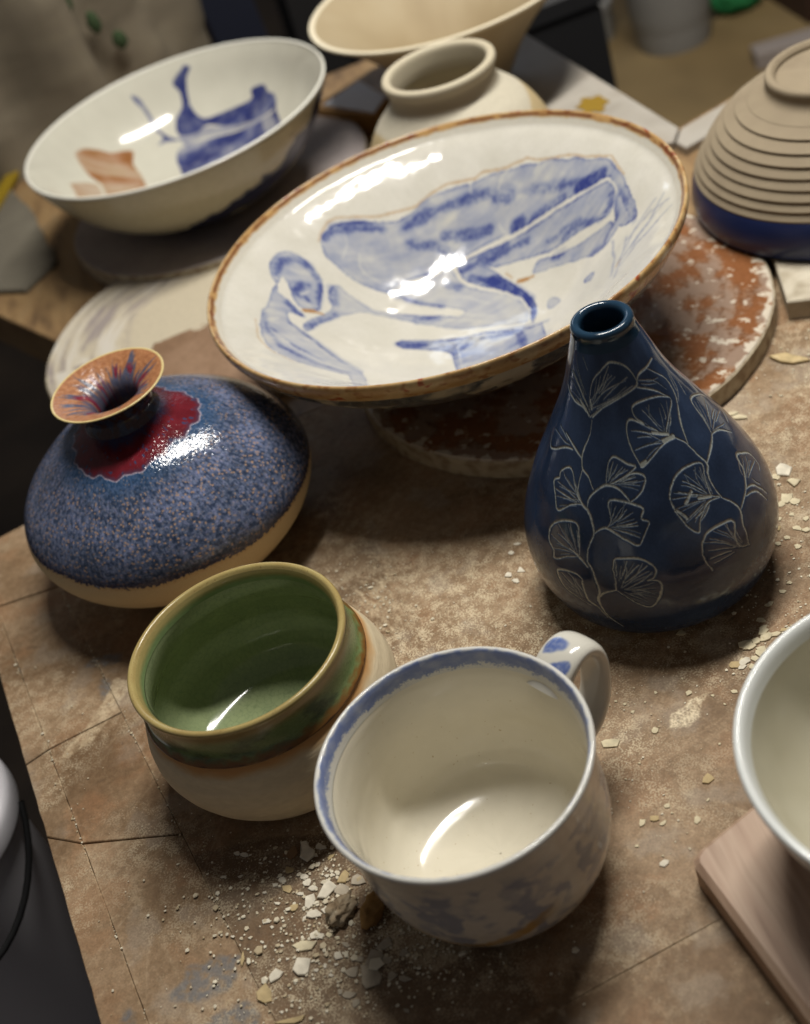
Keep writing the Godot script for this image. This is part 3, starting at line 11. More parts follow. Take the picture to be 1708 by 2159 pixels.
const FLAKES := [["w",-861,-3419,42,387,-252,-7],["b",-923,-3437,224,-102,81,201],["b",-952,-3443,148,-30,27,105],["w",-818,-3204,388,-434,191,244],["w",-892,-3183,240,-105,90,217],["t",-740,-3235,245,6,22,233],["t",-968,-3277,222,52,-3,182],["t",-955,-3185,148,65,-26,153],["w",-886,-3122,227,6,25,209],["w",-838,-3120,158,70,-29,150],["g",-755,-3175,264,118,-56,274],["g",-692,-3200,251,113,-56,261],["c",-937,-2998,425,96,-5,243],["w",-968,-2919,237,-397,292,259],["w",-1074,-2933,202,-146,136,213],["t",-1127,-2860,140,-311,214,158],["g",-728,-2776,421,177,-83,376],["g",-789,-2819,225,95,-46,218],["g",-654,-2745,182,-73,66,162],["g",-607,-2719,183,117,-42,97],["g",-691,-2843,370,-152,124,307],["g",-643,-2884,324,-59,56,236],["g",-822,-2740,223,93,-30,146],["g",-804,-2698,103,-106,83,99],["g",-850,-2763,48,-123,71,45],["t",-1051,-2725,510,110,0,139],["t",-1190,-3050,51,-226,58,31],["w",-831,-2909,178,76,-34,168],["w",-892,-3028,209,90,-30,160],["w",-809,-3420,124,57,-25,131],["w",-794,-3409,110,51,-19,98],["w",-831,-3387,96,44,-18,97],["w",-827,-3341,106,-21,25,102],["t",-770,-3349,133,-26,24,102],["w",-893,-3305,163,74,-23,127],["w",-881,-3275,158,-31,34,133],["w",-867,-3239,161,72,-26,140],["w",-923,-3237,135,60,-16,93],["w",-1014,-3318,126,30,-1,94],["w",-1147,-3423,98,-45,29,67],["w",-1073,-3171,164,38,0,96],["w",-1055,-3138,80,35,-12,75],["w",-926,-3120,95,-70,42,70],["w",-805,-3272,81,37,-15,78],["w",-783,-3265,107,49,-15,78],["w",-802,-3301,81,37,-15,79],["w",-1056,-3449,70,32,-9,60],["w",-1016,-3437,62,28,-8,53],["w",-1146,-3540,115,53,-12,85],["w",-1116,-3519,142,66,-14,101],["w",-1215,-3451,114,51,-9,66],["w",-1017,-3232,136,60,-9,56],["w",-1061,-3305,83,37,-10,63],["w",-1215,-3162,82,35,-8,61],["w",-1148,-3127,67,29,-9,60],["w",-1103,-3088,67,29,-11,74],["w",-1031,-3041,66,28,-10,58],["g",-791,-2941,128,55,-23,113],["c",-816,-2983,103,45,-20,100],["c",-845,-3008,104,45,-20,101],["g",-752,-2864,151,64,-24,111],["g",-654,-2816,149,63,-32,136],["g",-587,-2823,148,64,-40,164],["w",-885,-2890,102,43,-16,84],["w",-872,-2842,101,43,-13,69],["w",-919,-2886,89,38,-13,70],["g",-631,-2598,119,49,-22,89],["w",-1075,-2772,76,31,-11,67],["w",-1019,-2977,65,28,-10,57],["w",-843,-2878,76,32,-14,69],["t",-950,-3365,165,75,-22,129],["w",-980,-3330,151,68,-24,144],["c",806,-3469,144,37,-41,151],["c",610,-3351,144,4,-15,138],["c",426,-3372,309,78,-46,209],["t",707,-3051,223,6,-25,194],["c",521,-3001,101,48,-36,89],["t",456,-2969,123,58,-46,114],["c",405,-2970,126,-112,68,110],["c",477,-2936,117,-45,17,80],["c",594,-2893,90,-174,94,57],["w",415,-2773,195,45,-27,113],["c",966,-3390,111,58,-45,100],["c",909,-3348,59,31,-26,59],["c",687,-3532,77,40,-29,73],["c",567,-3481,77,40,-28,72],["c",630,-3505,54,28,-20,52],["c",524,-3640,95,50,-36,97],["c",552,-3533,55,28,-24,63],["c",812,-3179,65,33,-29,66],["c",666,-2958,79,-30,10,53],["c",350,-2884,86,40,-23,60],["c",1114,-3595,248,66,-79,251],["c",1155,-3592,202,-39,-8,169],["c",1206,-3631,220,6,-33,173],["c",1220,-3691,152,85,-64,136],["t",1201,-3600,179,-73,15,162],["w",1048,-3493,149,80,-71,155],["t",1021,-3514,131,70,-59,130],["c",1061,-3525,130,4,-19,112],["c",1145,-3531,127,69,-98,208],["c",1082,-3475,149,80,-71,154],["c",1283,-3753,114,65,-37,78],["c",904,-3781,158,87,-61,145],["c",526,-3565,55,29,-20,53],["c",499,-3232,52,26,-19,48],["c",523,-2963,57,27,-18,44],["c",423,-3184,52,26,-18,47],["c",811,-3549,46,24,-22,52],["c",424,-2805,49,23,-17,42],["c",1112,-3510,112,60,-53,114],["c",882,-3411,60,31,-22,50],["w",1708,-4495,305,198,-170,353],["c",1713,-4392,210,228,-179,279],["c",1688,-5007,244,80,-48,146],["c",1710,-4956,339,111,-59,176],["t",2106,-5246,712,522,-143,293],["c",1661,-4469,77,225,-121,113],["c",1640,-4310,269,81,-96,272],["c",1662,-4271,199,124,-94,192],["c",1604,-4291,193,6,-39,173],["c",1549,-4209,119,73,-60,126],["t",1518,-4155,142,87,-83,174],["c",1593,-4109,156,95,-60,123],["c",1618,-4078,155,95,-73,146],["c",1527,-4078,117,71,-53,110],["c",1478,-4061,133,80,-58,121],["c",1542,-4007,116,70,-59,119],["c",1652,-4146,117,72,-56,111],["c",1609,-4205,95,59,-49,101],["c",1292,-3754,139,-27,-6,94],["c",1212,-3646,177,5,-28,151],["c",1194,-3588,263,7,-36,194],["c",1154,-3543,150,81,-74,157],["c",1242,-3589,206,55,-48,145],["t",1282,-3593,149,83,-52,106],["c",1117,-3584,249,66,-63,201],["w",1065,-3513,217,6,-29,167],["t",1027,-3521,188,101,-71,156],["w",401,-4639,119,71,-44,141],["w",442,-4685,138,83,-22,71],["w",407,-4505,153,90,-47,150],["w",342,-4502,136,79,-50,163],["w",359,-4453,108,63,-29,94],["w",368,-4448,90,52,-38,121],["c",1370,-3795,114,66,-43,90],["c",1415,-3827,92,53,-44,91]]

var rng := RandomNumberGenerator.new()
var taken := {}

# ---------------------------------------------------------------- naming and parenting

func numbered(called: String) -> String:
	taken[called] = taken.get(called, -1) + 1
	return called if taken[called] == 0 else "%s_%03d" % [called, taken[called]]

func tag(o: Node3D, label: String, category: String, group := "") -> Node3D:
	o.set_meta("label", label)
	o.set_meta("category", category)
	if group != "":
		o.set_meta("group", group)
	return o

func thing(called: String, label: String, category: String, at := Vector3.ZERO, group := "") -> Node3D:
	var o := Node3D.new()
	o.name = numbered(called)
	add_child(o)
	o.position = at
	return tag(o, label, category, group)

func part(called: String, mesh: Mesh, material: Material, parent: Node3D = null, at := Vector3.ZERO) -> MeshInstance3D:
	var o := MeshInstance3D.new()
	o.mesh = mesh
	o.material_override = null
	for k in mesh.get_surface_count():
		o.set_surface_override_material(k, material)
	o.name = called if parent else numbered(called)
	(parent if parent else self).add_child(o, true)
	o.position = at
	return o

func structure(called: String, mesh: Mesh, material: Material, at := Vector3.ZERO) -> MeshInstance3D:
	var o := part(called, mesh, material, null, at)
	o.set_meta("kind", "structure")
	return o

# ---------------------------------------------------------------- shapes

func curve(ctrl: Array, n := 6) -> PackedVector2Array:
	# smooth line through (radius, height) points given in millimetres
	var c := PackedVector2Array()
	for k in range(0, ctrl.size(), 2):
		c.append(Vector2(ctrl[k], ctrl[k + 1]) * 0.001)
	var out := PackedVector2Array()
	for i in c.size() - 1:
		var p0 := c[maxi(i - 1, 0)]
		var p3 := c[mini(i + 2, c.size() - 1)]
		for k in n:
			out.append(c[i].cubic_interpolate(c[i + 1], p0, p3, float(k) / n))
	out.append(c[c.size() - 1])
	return out

func thrown(profile: PackedVector2Array, amp: float, pitch: float) -> PackedVector2Array:
	# shallow finger ridges left by throwing on the wheel; the two ends stay where they are
	var out := PackedVector2Array()
	var s := 0.0
	var n := profile.size()
	for i in n:
		if i > 0:
			s += profile[i].distance_to(profile[i - 1])
		var t := (profile[mini(i + 1, n - 1)] - profile[maxi(i - 1, 0)]).normalized()
		var ends := clampf(minf(i, n - 1 - i) / 5.0, 0.0, 1.0)
		out.append(profile[i] + Vector2(t.y, -t.x) * amp * ends * (sin(s / pitch * TAU) + 0.5 * sin(s / pitch * TAU * 0.43 + 1.0)))
	return out

func lathe(profile: PackedVector2Array, segs := 96, planar := 0.0, lean := Vector3.ZERO, wobble := 0.0, seed_ := 0, by_height := 0.0) -> ArrayMesh:
	# turns a profile round the y axis; the surface lies to the right of the profile's direction of travel.
	# planar > 0: uv is the view from above of a square of that half size. lean: sideways drift of the clay by height (x, z per metre about height lean.y)
	var n := profile.size()
	var run := PackedFloat32Array([0.0])
	for i in n - 1:
		run.append(run[i] + profile[i].distance_to(profile[i + 1]))
	var pos := PackedVector3Array()
	var nor := PackedVector3Array()
	var uv := PackedVector2Array()
	var tan := PackedFloat32Array()
	var index := PackedInt32Array()
	for i in n:
		var t := (profile[mini(i + 1, n - 1)] - profile[maxi(i - 1, 0)]).normalized()
		for k in segs + 1:
			var u := float(k) / segs
			var a := (u - 0.25) * TAU
			var w := 1.0 + wobble * (sin(2.0 * a + seed_ * 1.7) + 0.6 * sin(3.0 * a + seed_ * 2.9))
			var r := profile[i].x * w
			var p := Vector3(cos(a) * r, profile[i].y, sin(a) * r)
			pos.append(p + Vector3(lean.x, 0, lean.z) * (profile[i].y - lean.y))
			nor.append(Vector3(cos(a) * t.y, -t.x, sin(a) * t.y).normalized())
			uv.append(Vector2(p.x / planar * 0.5 + 0.5, p.z / planar * 0.5 + 0.5) if planar > 0.0 else Vector2(u, profile[i].y / by_height if by_height > 0.0 else run[i] / run[n - 1]))
			tan.append_array(PackedFloat32Array([-sin(a), 0, cos(a), 1]))
	for i in n - 1:
		for k in segs:
			var a := i * (segs + 1) + k
			var b := a + segs + 1
			index.append_array(PackedInt32Array([a, a + 1, b, a + 1, b + 1, b]))
	return commit(pos, nor, uv, index, tan)

func commit(pos: PackedVector3Array, nor: PackedVector3Array, uv: PackedVector2Array, index: PackedInt32Array, tan := PackedFloat32Array()) -> ArrayMesh:
	var arrays := []
	arrays.resize(Mesh.ARRAY_MAX)
	arrays[Mesh.ARRAY_VERTEX] = pos
	arrays[Mesh.ARRAY_NORMAL] = nor
	arrays[Mesh.ARRAY_TEX_UV] = uv
	arrays[Mesh.ARRAY_INDEX] = index
	if tan.size():
		arrays[Mesh.ARRAY_TANGENT] = tan
	var m := ArrayMesh.new()
	m.add_surface_from_arrays(Mesh.PRIMITIVE_TRIANGLES, arrays)
	return m

func circle(r: float, n := 72, wob := 0.0, seed_ := 1.0) -> PackedVector2Array:
	var out := PackedVector2Array()
	for k in n:
		var a := TAU * k / n
		out.append(Vector2(cos(a), sin(a)) * r * (1.0 + wob * (sin(5 * a + seed_) + sin(11 * a + 2 * seed_) + 0.7 * sin(23 * a + seed_ * 3.0))))
	return out

func prism(poly: PackedVector2Array, y0: float, y1: float, bevel := 0.0008, uv0 := Vector2.ZERO, size := 1.0) -> ArrayMesh:
	# a slab with a chamfered upper edge; uv is the plan, (xz - uv0) / size
	var st := SurfaceTool.new()
	st.begin(Mesh.PRIMITIVE_TRIANGLES)
	var p := poly
	if area_of(p) < 0.0:
		p.reverse()
	var inner := p
	if bevel > 0.0:
		var o := PackedVector2Array()
		for i in p.size():
			var a := (p[i] - p[i - 1]).normalized().orthogonal()
			var b := (p[(i + 1) % p.size()] - p[i]).normalized().orthogonal()
			var m := (a + b)
			m = m.normalized() / maxf(m.length() * 0.5, 0.45) if m.length() > 0.01 else a
			o.append(p[i] + m * bevel)
		inner = o
		if absf(area_of(inner)) > absf(area_of(p)):
			for i in p.size():
				inner[i] = p[i] * 2.0 - inner[i]
	var tris := Geometry2D.triangulate_polygon(inner)
	var put := func(v: Vector2, y: float, n: Vector3):
		st.set_normal(n)
		st.set_uv((v - uv0) / size)
		st.set_uv2(v * 4.0)
		st.add_vertex(Vector3(v.x, y, v.y))
	for k in range(0, tris.size(), 3):
		var a := inner[tris[k]]
		var b := inner[tris[k + 1]]
		var c := inner[tris[k + 2]]
		if (b - a).cross(c - a) < 0:
			var s := b
			b = c
			c = s
		for v in [a, b, c]:
			put.call(v, y1, Vector3.UP)
		for v in [c, b, a]:
			put.call(v, y0, Vector3.DOWN)
	for i in p.size():
		var j := (i + 1) % p.size()
		var out2 := Vector2((p[j] - p[i]).y, -(p[j] - p[i]).x).normalized()
		var side := Vector3(out2.x, 0, out2.y)
		var slope := (side + Vector3.UP).normalized()
		for q in [[p[i], y0, side], [p[j], y0, side], [p[j], y1 - bevel, side], [p[i], y0, side], [p[j], y1 - bevel, side], [p[i], y1 - bevel, side]]:
			put.call(q[0], q[1], q[2])
		if bevel > 0.0:
			for q in [[p[i], y1 - bevel, slope], [p[j], y1 - bevel, slope], [inner[j], y1, slope], [p[i], y1 - bevel, slope], [inner[j], y1, slope], [inner[i], y1, slope]]:
				put.call(q[0], q[1], q[2])
	st.generate_tangents()
	return st.commit()

func area_of(p: PackedVector2Array) -> float:
	var s := 0.0
	for i in p.size():
		s += p[i - 1].cross(p[i])
	return s * 0.5

func ragged(poly: Array, step: float, jit: float) -> PackedVector2Array:
	# a polygon in millimetres, its sides broken into short uneven runs
	var out := PackedVector2Array()
	for i in poly.size():
		var a: Vector2 = poly[i] * 0.001
		var b: Vector2 = poly[(i + 1) % poly.size()] * 0.001
		var n := maxi(1, int(a.distance_to(b) / step))
		for k in n:
			var v := a.lerp(b, float(k) / n)
			if k > 0:
				v += Vector2(rng.randf_range(-jit, jit), rng.randf_range(-jit, jit))
			out.append(v)
	return out

func rod(points: PackedVector3Array, widths: PackedVector2Array, side: Vector3, ring := 12) -> ArrayMesh:
	# a strap along points: widths are (half across, half thick)
	var pos := PackedVector3Array()
	var nor := PackedVector3Array()
	var uv := PackedVector2Array()
	var index := PackedInt32Array()
	var n := points.size()
	for i in n:
		var t := (points[mini(i + 1, n - 1)] - points[maxi(i - 1, 0)]).normalized()
		var up := t.cross(side).normalized()
		for k in ring + 1:
			var a := TAU * k / ring
			var ca := cos(a)
			var sa := sin(a)
			var e := Vector2(signf(ca) * pow(absf(ca), 0.7), signf(sa) * pow(absf(sa), 0.8))
			pos.append(points[i] + side * e.x * widths[i].x + up * e.y * widths[i].y)
			nor.append((side * ca / widths[i].x + up * sa / widths[i].y).normalized())
			uv.append(Vector2(float(k) / ring, float(i) / (n - 1)))
	for i in n - 1:
		for k in ring:
			var a := i * (ring + 1) + k
			var b := a + ring + 1
			index.append_array(PackedInt32Array([a, b, a + 1, a + 1, b, b + 1]))
	for e in [0, n - 1]:
		var c := pos.size()
		pos.append(points[e])
		nor.append((points[e] - points[1 if e == 0 else n - 2]).normalized())
		uv.append(Vector2(0.5, 0.5))
		for k in ring:
			index.append_array(PackedInt32Array([c, e * (ring + 1) + k, e * (ring + 1) + k + 1] if e else [c, e * (ring + 1) + k + 1, e * (ring + 1) + k]))
	return commit(pos, nor, uv, index)

func flake_mesh(half_a: Vector2, half_b: Vector2, thick: float, n: int) -> ArrayMesh:
	var p := PackedVector2Array()
	var turn := rng.randf() * TAU
	for k in n:
		var a := turn + TAU * (k + rng.randf_range(-0.3, 0.3)) / n
		var m := rng.randf_range(0.7, 1.5)
		p.append(half_a * cos(a) * m + half_b * sin(a) * m)
	return prism(p, 0.0, thick, minf(thick * 0.35, 0.0004))

func lump_mesh(size: Vector3, seed_: int, rough: float, ridges := 0.0) -> ArrayMesh:
	var noise := FastNoiseLite.new()
	noise.seed = seed_
	noise.frequency = 0.9
	var st := SurfaceTool.new()
	st.begin(Mesh.PRIMITIVE_TRIANGLES)
	var nu := 28
	var nv := 16
	for j in nv + 1:
		for i in nu + 1:
			var d := Vector3(cos(TAU * i / nu) * sin(PI * j / nv), cos(PI * j / nv), sin(TAU * i / nu) * sin(PI * j / nv))
			if i == nu:
				d = Vector3(sin(PI * j / nv), cos(PI * j / nv), 0)
			var m := 1.0 + rough * noise.get_noise_3dv(d * 1.6) + rough * 0.5 * noise.get_noise_3dv(d * 4.0) + ridges * sin(d.x * 11.0 + d.z * 5.0 + 3.0 * noise.get_noise_3dv(d * 2.0))
			st.set_uv(Vector2(float(i) / nu, float(j) / nv))
			st.add_vertex(d * size * m)
	for j in nv:
		for i in nu:
			var a := j * (nu + 1) + i
			var b := a + nu + 1
			for q in [a, b, a + 1, a + 1, b, b + 1]:
				st.add_index(q)
	st.generate_normals()
	return st.commit()

func box(size: Vector3, bevel := 0.002) -> ArrayMesh:
	var p := PackedVector2Array([Vector2(-size.x, -size.z) / 2, Vector2(size.x, -size.z) / 2, Vector2(size.x, size.z) / 2, Vector2(-size.x, size.z) / 2])
	return prism(p, 0.0, size.y, bevel)

# ---------------------------------------------------------------- pigments: noise fields and brush masks

func field(w: int, h: int, seed_: int, freq: float, octaves := 4, kind := FastNoiseLite.TYPE_SIMPLEX_SMOOTH, warp := 0.0, ret := -1, sx := 1.0) -> PackedByteArray:
	var n := FastNoiseLite.new()
	n.seed = seed_
	n.noise_type = kind
	n.frequency = freq
	n.fractal_octaves = octaves
	if octaves < 2:
		n.fractal_type = FastNoiseLite.FRACTAL_NONE
	if warp > 0.0:
		n.domain_warp_enabled = true
		n.domain_warp_amplitude = warp
		n.domain_warp_frequency = freq * 0.8
	if ret >= 0:
		n.cellular_return_type = ret
	if sx != 1.0:
		var im := n.get_image(maxi(8, int(w / sx)), h, false, false, ret < 0)
		im.resize(w, h, Image.INTERPOLATE_CUBIC)
		return im.get_data()
	return n.get_image(w, h, false, false, ret < 0).get_data()

class Mask:
	var w: int
	var h: int
	var a := PackedFloat32Array()
	func _init(w_: int, h_: int):
		w = w_
		h = h_
		a.resize(w * h)
	func poly(p: PackedVector2Array, strength: float):
		var lo := 1e9
		var hi := -1e9
		for v in p:
			lo = minf(lo, v.y)
			hi = maxf(hi, v.y)
		for y in range(maxi(0, int(lo)), mini(h, int(hi) + 1)):
			var xs := []
			for i in p.size():
				var q := p[i - 1]
				var s := p[i]
				if (q.y > y + 0.5) != (s.y > y + 0.5):
					xs.append(q.x + (y + 0.5 - q.y) / (s.y - q.y) * (s.x - q.x))
			xs.sort()
			for k in range(0, xs.size() - 1, 2):
				for x in range(maxi(0, int(xs[k])), mini(w, int(xs[k + 1]) + 1)):
					a[y * w + x] = maxf(a[y * w + x], strength)
	func stroke(p: PackedVector2Array, width: float, strength: float, add := false, taper := 0.0, soft := 1.5):
		var total := p.size() - 1
		for i in total:
			var q := p[i]
			var s := p[i + 1]
			if absf(q.x - s.x) > w * 0.5:
				continue
			var r := width * 0.5 * (1.0 - taper * absf(2.0 * (i + 0.5) / total - 1.0))
			var e := r + soft
			var d := s - q
			var dd := maxf(d.length_squared(), 1e-6)
			for y in range(maxi(0, int(minf(q.y, s.y) - e)), mini(h, int(maxf(q.y, s.y) + e) + 1)):
				for x in range(maxi(0, int(minf(q.x, s.x) - e)), mini(w, int(maxf(q.x, s.x) + e) + 1)):
					var v := Vector2(x + 0.5, y + 0.5)
					var t := clampf((v - q).dot(d) / dd, 0.0, 1.0)
					var f := clampf((e - v.distance_to(q + d * t)) / (2.0 * soft), 0.0, 1.0) * strength
					if f > 0.0:
						var at := y * w + x
						a[at] = maxf(a[at], f)
	func blur(n: int):
		var im := Image.create_from_data(w, h, false, Image.FORMAT_RF, a.to_byte_array())
		var f := 1.0 + 0.6 * n
		im.resize(int(w / f), int(h / f), Image.INTERPOLATE_BILINEAR if n < 3 else Image.INTERPOLATE_LANCZOS)
		im.resize(w, h, Image.INTERPOLATE_CUBIC)
		a = im.get_data().to_float32_array()
		for k in a.size():
			a[k] = clampf(a[k], 0.0, 1.0)

func picture(w: int, h: int, data: PackedByteArray, mips := true) -> ImageTexture:
	var im := Image.create_from_data(w, h, false, Image.FORMAT_RGB8, data)
	return ImageTexture.create_from_image(im)

func grey_picture(w: int, h: int, data: PackedByteArray) -> ImageTexture:
	return ImageTexture.create_from_image(Image.create_from_data(w, h, false, Image.FORMAT_L8, data))

func points_of(flat: Array, scale_: float, off: float) -> PackedVector2Array:
	var out := PackedVector2Array()
	for k in range(0, flat.size(), 2):
		out.append(Vector2(flat[k], flat[k + 1]) * scale_ + Vector2(off, off))
	return out

func noise_tex(seed_: int, freq: float, octaves := 4, size := 256, ramp: Array = [], normal := false, strength := 4.0, kind := FastNoiseLite.TYPE_SIMPLEX_SMOOTH) -> ImageTexture:
	var n := FastNoiseLite.new()
	n.seed = seed_
	n.frequency = freq
	n.fractal_octaves = octaves
	n.noise_type = kind
	var im := n.get_seamless_image(size, size)
	if normal:
		im.convert(Image.FORMAT_RGBA8)
		im.bump_map_to_normal_map(strength)
		return ImageTexture.create_from_image(im)
	if ramp.is_empty():
		return ImageTexture.create_from_image(im)
	var g := Gradient.new()
	g.offsets = PackedFloat32Array()
	var offs := PackedFloat32Array()
	var cols := PackedColorArray()
	for k in ramp.size():
		offs.append(float(k) / (ramp.size() - 1))
		cols.append(ramp[k])
	g.offsets = offs
	g.colors = cols
	var src := im.get_data()
	var out := PackedByteArray()
	out.resize(size * size * 3)
	var lut := []
	for k in 256:
		lut.append(g.sample(k / 255.0))
	for k in src.size():
		var c: Color = lut[src[k]]
		out[k * 3] = c.r8
		out[k * 3 + 1] = c.g8
		out[k * 3 + 2] = c.b8
	return picture(size, size, out)

func mat(called: String, color: Color, rough: float, tex: Texture2D = null) -> StandardMaterial3D:
	var m := StandardMaterial3D.new()
	m.resource_name = called
	m.albedo_color = color
	m.roughness = rough
	m.albedo_texture = tex
	return m

func tri(m: StandardMaterial3D, scale_: float) -> StandardMaterial3D:
	m.uv1_triplanar = true
	m.uv1_scale = Vector3.ONE * scale_
	return m

func bumpy(m: StandardMaterial3D, tex: Texture2D, cm: float) -> StandardMaterial3D:
	m.heightmap_enabled = true
	m.heightmap_texture = tex
	m.heightmap_scale = cm
	return m

func rgb(r: float, g: float, b: float) -> Color:
	return Color(r / 255.0, g / 255.0, b / 255.0)

# ---------------------------------------------------------------- painted surfaces

func sm(a: float, b: float, x: float) -> float:
	var t := clampf((x - a) / (b - a), 0.0, 1.0)
	return t * t * (3.0 - 2.0 * t)

const TOP0 := Vector2(-0.27, -0.78)
const TOPS := 0.66

func worktop_pictures() -> Array:
	# old worktop: tan brown board rubbed lighter and darker, dried clay smears and scratches; second picture: where clay dust lies
	var w := 1280
	var rng := RandomNumberGenerator.new()
	rng.seed = 77
	var n1 := field(w, w, 3, 0.005, 5, FastNoiseLite.TYPE_SIMPLEX_SMOOTH, 40.0)
	var n2 := field(w, w, 7, 0.012, 5, FastNoiseLite.TYPE_SIMPLEX_SMOOTH, 25.0)
	var n3 := field(w, w, 11, 0.11, 4)
	var n4 := field(w, w, 17, 0.008, 4, FastNoiseLite.TYPE_SIMPLEX_SMOOTH, 60.0)
	var n5 := field(w, w, 23, 0.45, 2)
	var n6 := field(w, w, 29, 0.02, 3, FastNoiseLite.TYPE_SIMPLEX_SMOOTH, 20.0, -1, 7.0)
	var marks := Mask.new(w, w)
	var k := w / TOPS
	var put := func(flat: Array) -> PackedVector2Array:
		var o := PackedVector2Array()
		for i in range(0, flat.size(), 2):
			o.append((Vector2(flat[i], flat[i + 1]) * 0.001 - TOP0) * k)
		return o
	for i in 760:
		var c := Vector2(rng.randfn(0.01, 0.11), rng.randfn(-0.42, 0.1))
		var a := rng.randfn(-0.75, 0.5) if i % 3 else rng.randf() * PI
		var l := rng.randf_range(0.004, 0.03) * (1.0 if i % 7 else 2.4)
		var d := Vector2(cos(a), sin(a)) * l
		var mid := c + Vector2(rng.randfn(0, 0.0015), rng.randfn(0, 0.0015))
		marks.stroke(PackedVector2Array([(c - d - TOP0) * k, (mid - TOP0) * k, (c + d - TOP0) * k]), rng.randf_range(0.3, 1.0), rng.randf_range(0.15, 0.5), false, 0.6, 0.7)
	# scraped clay left in streaks near the green jar, dabs near the bottle
	for i in 110:
		var c := Vector2(rng.randfn(-0.028, 0.006), rng.randfn(-0.468, 0.016))
		var d := Vector2(0.5, 1.0).normalized().rotated(rng.randfn(0, 0.25)) * rng.randf_range(0.0005, 0.0035)
		marks.stroke(PackedVector2Array([(c - d - TOP0) * k, (c + d - TOP0) * k]), rng.randf_range(0.6, 1.8), rng.randf_range(0.55, 0.95), false, 0.3, 0.7)
	for i in 30:
		var c := Vector2(rng.randfn(0.052, 0.012), rng.randfn(-0.452, 0.012))
		marks.stroke(PackedVector2Array([(c - TOP0) * k, (c + Vector2(rng.randfn(0, 0.002), rng.randfn(0, 0.001)) - TOP0) * k]), rng.randf_range(0.8, 2.8), rng.randf_range(0.4, 0.8), false, 0.0, 0.8)
	# wiped smears of thin slip
	for i in 44:
		var c := Vector2(rng.randf_range(-0.2, 0.2), rng.randf_range(-0.58, -0.22))
		var a := rng.randfn(-0.6, 0.7)
		var p := PackedVector2Array()
		for s in 7:
			p.append((c + Vector2(cos(a), sin(a)) * (s - 3) * rng.randf_range(0.003, 0.006) + Vector2(-sin(a), cos(a)) * 0.003 * sin(s * 0.9 + i) - TOP0) * k)
		marks.stroke(p, rng.randf_range(5.0, 16.0), rng.randf_range(0.16, 0.36), false, 0.5, 5.0)
	marks.poly(put.call([-160, -484, -152, -476, -163, -461, -174, -448, -191, -442, -188, -448, -176, -459, -168, -470]), 0.5)
	marks.poly(put.call([67, -334, 70, -340, 77, -341, 80, -344, 88, -344, 82, -339, 80, -334, 74, -331]), 0.85)
	marks.poly(put.call([-58, -300, -44, -294, -30, -283, -36, -272, -50, -270, -58, -278, -66, -290]), 0.5)
	# clay packed into the grooves and along the seam
	for g in 2:
		for i in 160:
			var z := rng.randf_range(-600, -190)
			var x := -183.0 + 0.233 * (z + 399.0) if g else -150.0 + 0.262 * (z + 426.0)
			var zz := z + rng.randf_range(1.0, 6.0)
			marks.stroke(put.call([x + rng.randfn(0, 0.5), z, x + 0.25 * (zz - z) + rng.randfn(0, 0.5), zz]), rng.randf_range(0.5, 1.6), rng.randf_range(0.15, 0.6), false, 0.3, 0.8)
	for i in 60:
		var x := rng.randf_range(-60, 62)
		marks.stroke(put.call([x, -240.0 - 0.143 * (x + 11.0) + rng.randfn(0, 0.8), x + rng.randf_range(1, 4), -240.0 - 0.143 * (x + 11.0) + rng.randfn(0, 0.8)]), rng.randf_range(0.8, 3.0), rng.randf_range(0.15, 0.6), false, 0.3, 1.0)
	marks.blur(1)
	var stain := Mask.new(w, w)
	for s in [[-169, -501, 7, 3], [-161, -497, 5, 4], [-166, -480, 3, 8], [-146, -486, 5, 6], [-134, -303, 14, 9], [-128, -280, 12, 8], [-120, -262, 12, 10], [60, -470, 6, 5], [-200, -330, 4, 9], [-166, -290, 4, 12]]:
		var p := []
		for i in 12:
			p.append_array([s[0] + s[2] * cos(TAU * i / 12) * rng.randf_range(0.6, 1.3), s[1] + s[3] * sin(TAU * i / 12) * rng.randf_range(0.6, 1.3)])
		stain.poly(put.call(p), 0.75)
	stain.blur(4)
	var rust := Mask.new(w, w)
	for s in [[-178, -405, 13, 14], [-116, -524, 16, 9], [-208, -529, 5, 6], [-150, -436, 14, 12], [4, -283, 12, 14], [22, -266, 12, 10], [8, -330, 10, 9], [30, -390, 12, 6], [-45, -420, 10, 7], [-195, -560, 12, 8]]:
		var p := []
		for i in 14:
			p.append_array([s[0] + s[2] * cos(TAU * i / 14) * rng.randf_range(0.6, 1.3), s[1] + s[3] * sin(TAU * i / 14) * rng.randf_range(0.6, 1.3)])
		rust.poly(put.call(p), 0.5)
	rust.blur(8)
	var grime := Mask.new(w, w)
	for i in 130:
		var c := Vector2(rng.randf_range(-0.22, 0.2), rng.randf_range(-0.6, -0.15))
		grime.stroke(PackedVector2Array([(c - TOP0) * k, (c + Vector2(rng.randfn(0, 0.003), rng.randfn(0, 0.003)) - TOP0) * k]), rng.randf_range(0.6, 2.6), rng.randf_range(0.25, 0.8), false, 0.2, 0.8)
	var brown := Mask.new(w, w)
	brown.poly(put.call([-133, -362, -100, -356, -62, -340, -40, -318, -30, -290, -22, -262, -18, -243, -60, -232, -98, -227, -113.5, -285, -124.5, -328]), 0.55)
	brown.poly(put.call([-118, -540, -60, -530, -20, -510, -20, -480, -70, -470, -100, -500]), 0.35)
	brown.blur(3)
	var va := brown.a
	var out := PackedByteArray()
	out.resize(w * w * 3)
	var dust := PackedByteArray()
	dust.resize(w * w)
	var hgt := PackedByteArray()
	hgt.resize(w * w)
	var ma := marks.a
	var sa := stain.a
	var ra := rust.a
	var ga := grime.a
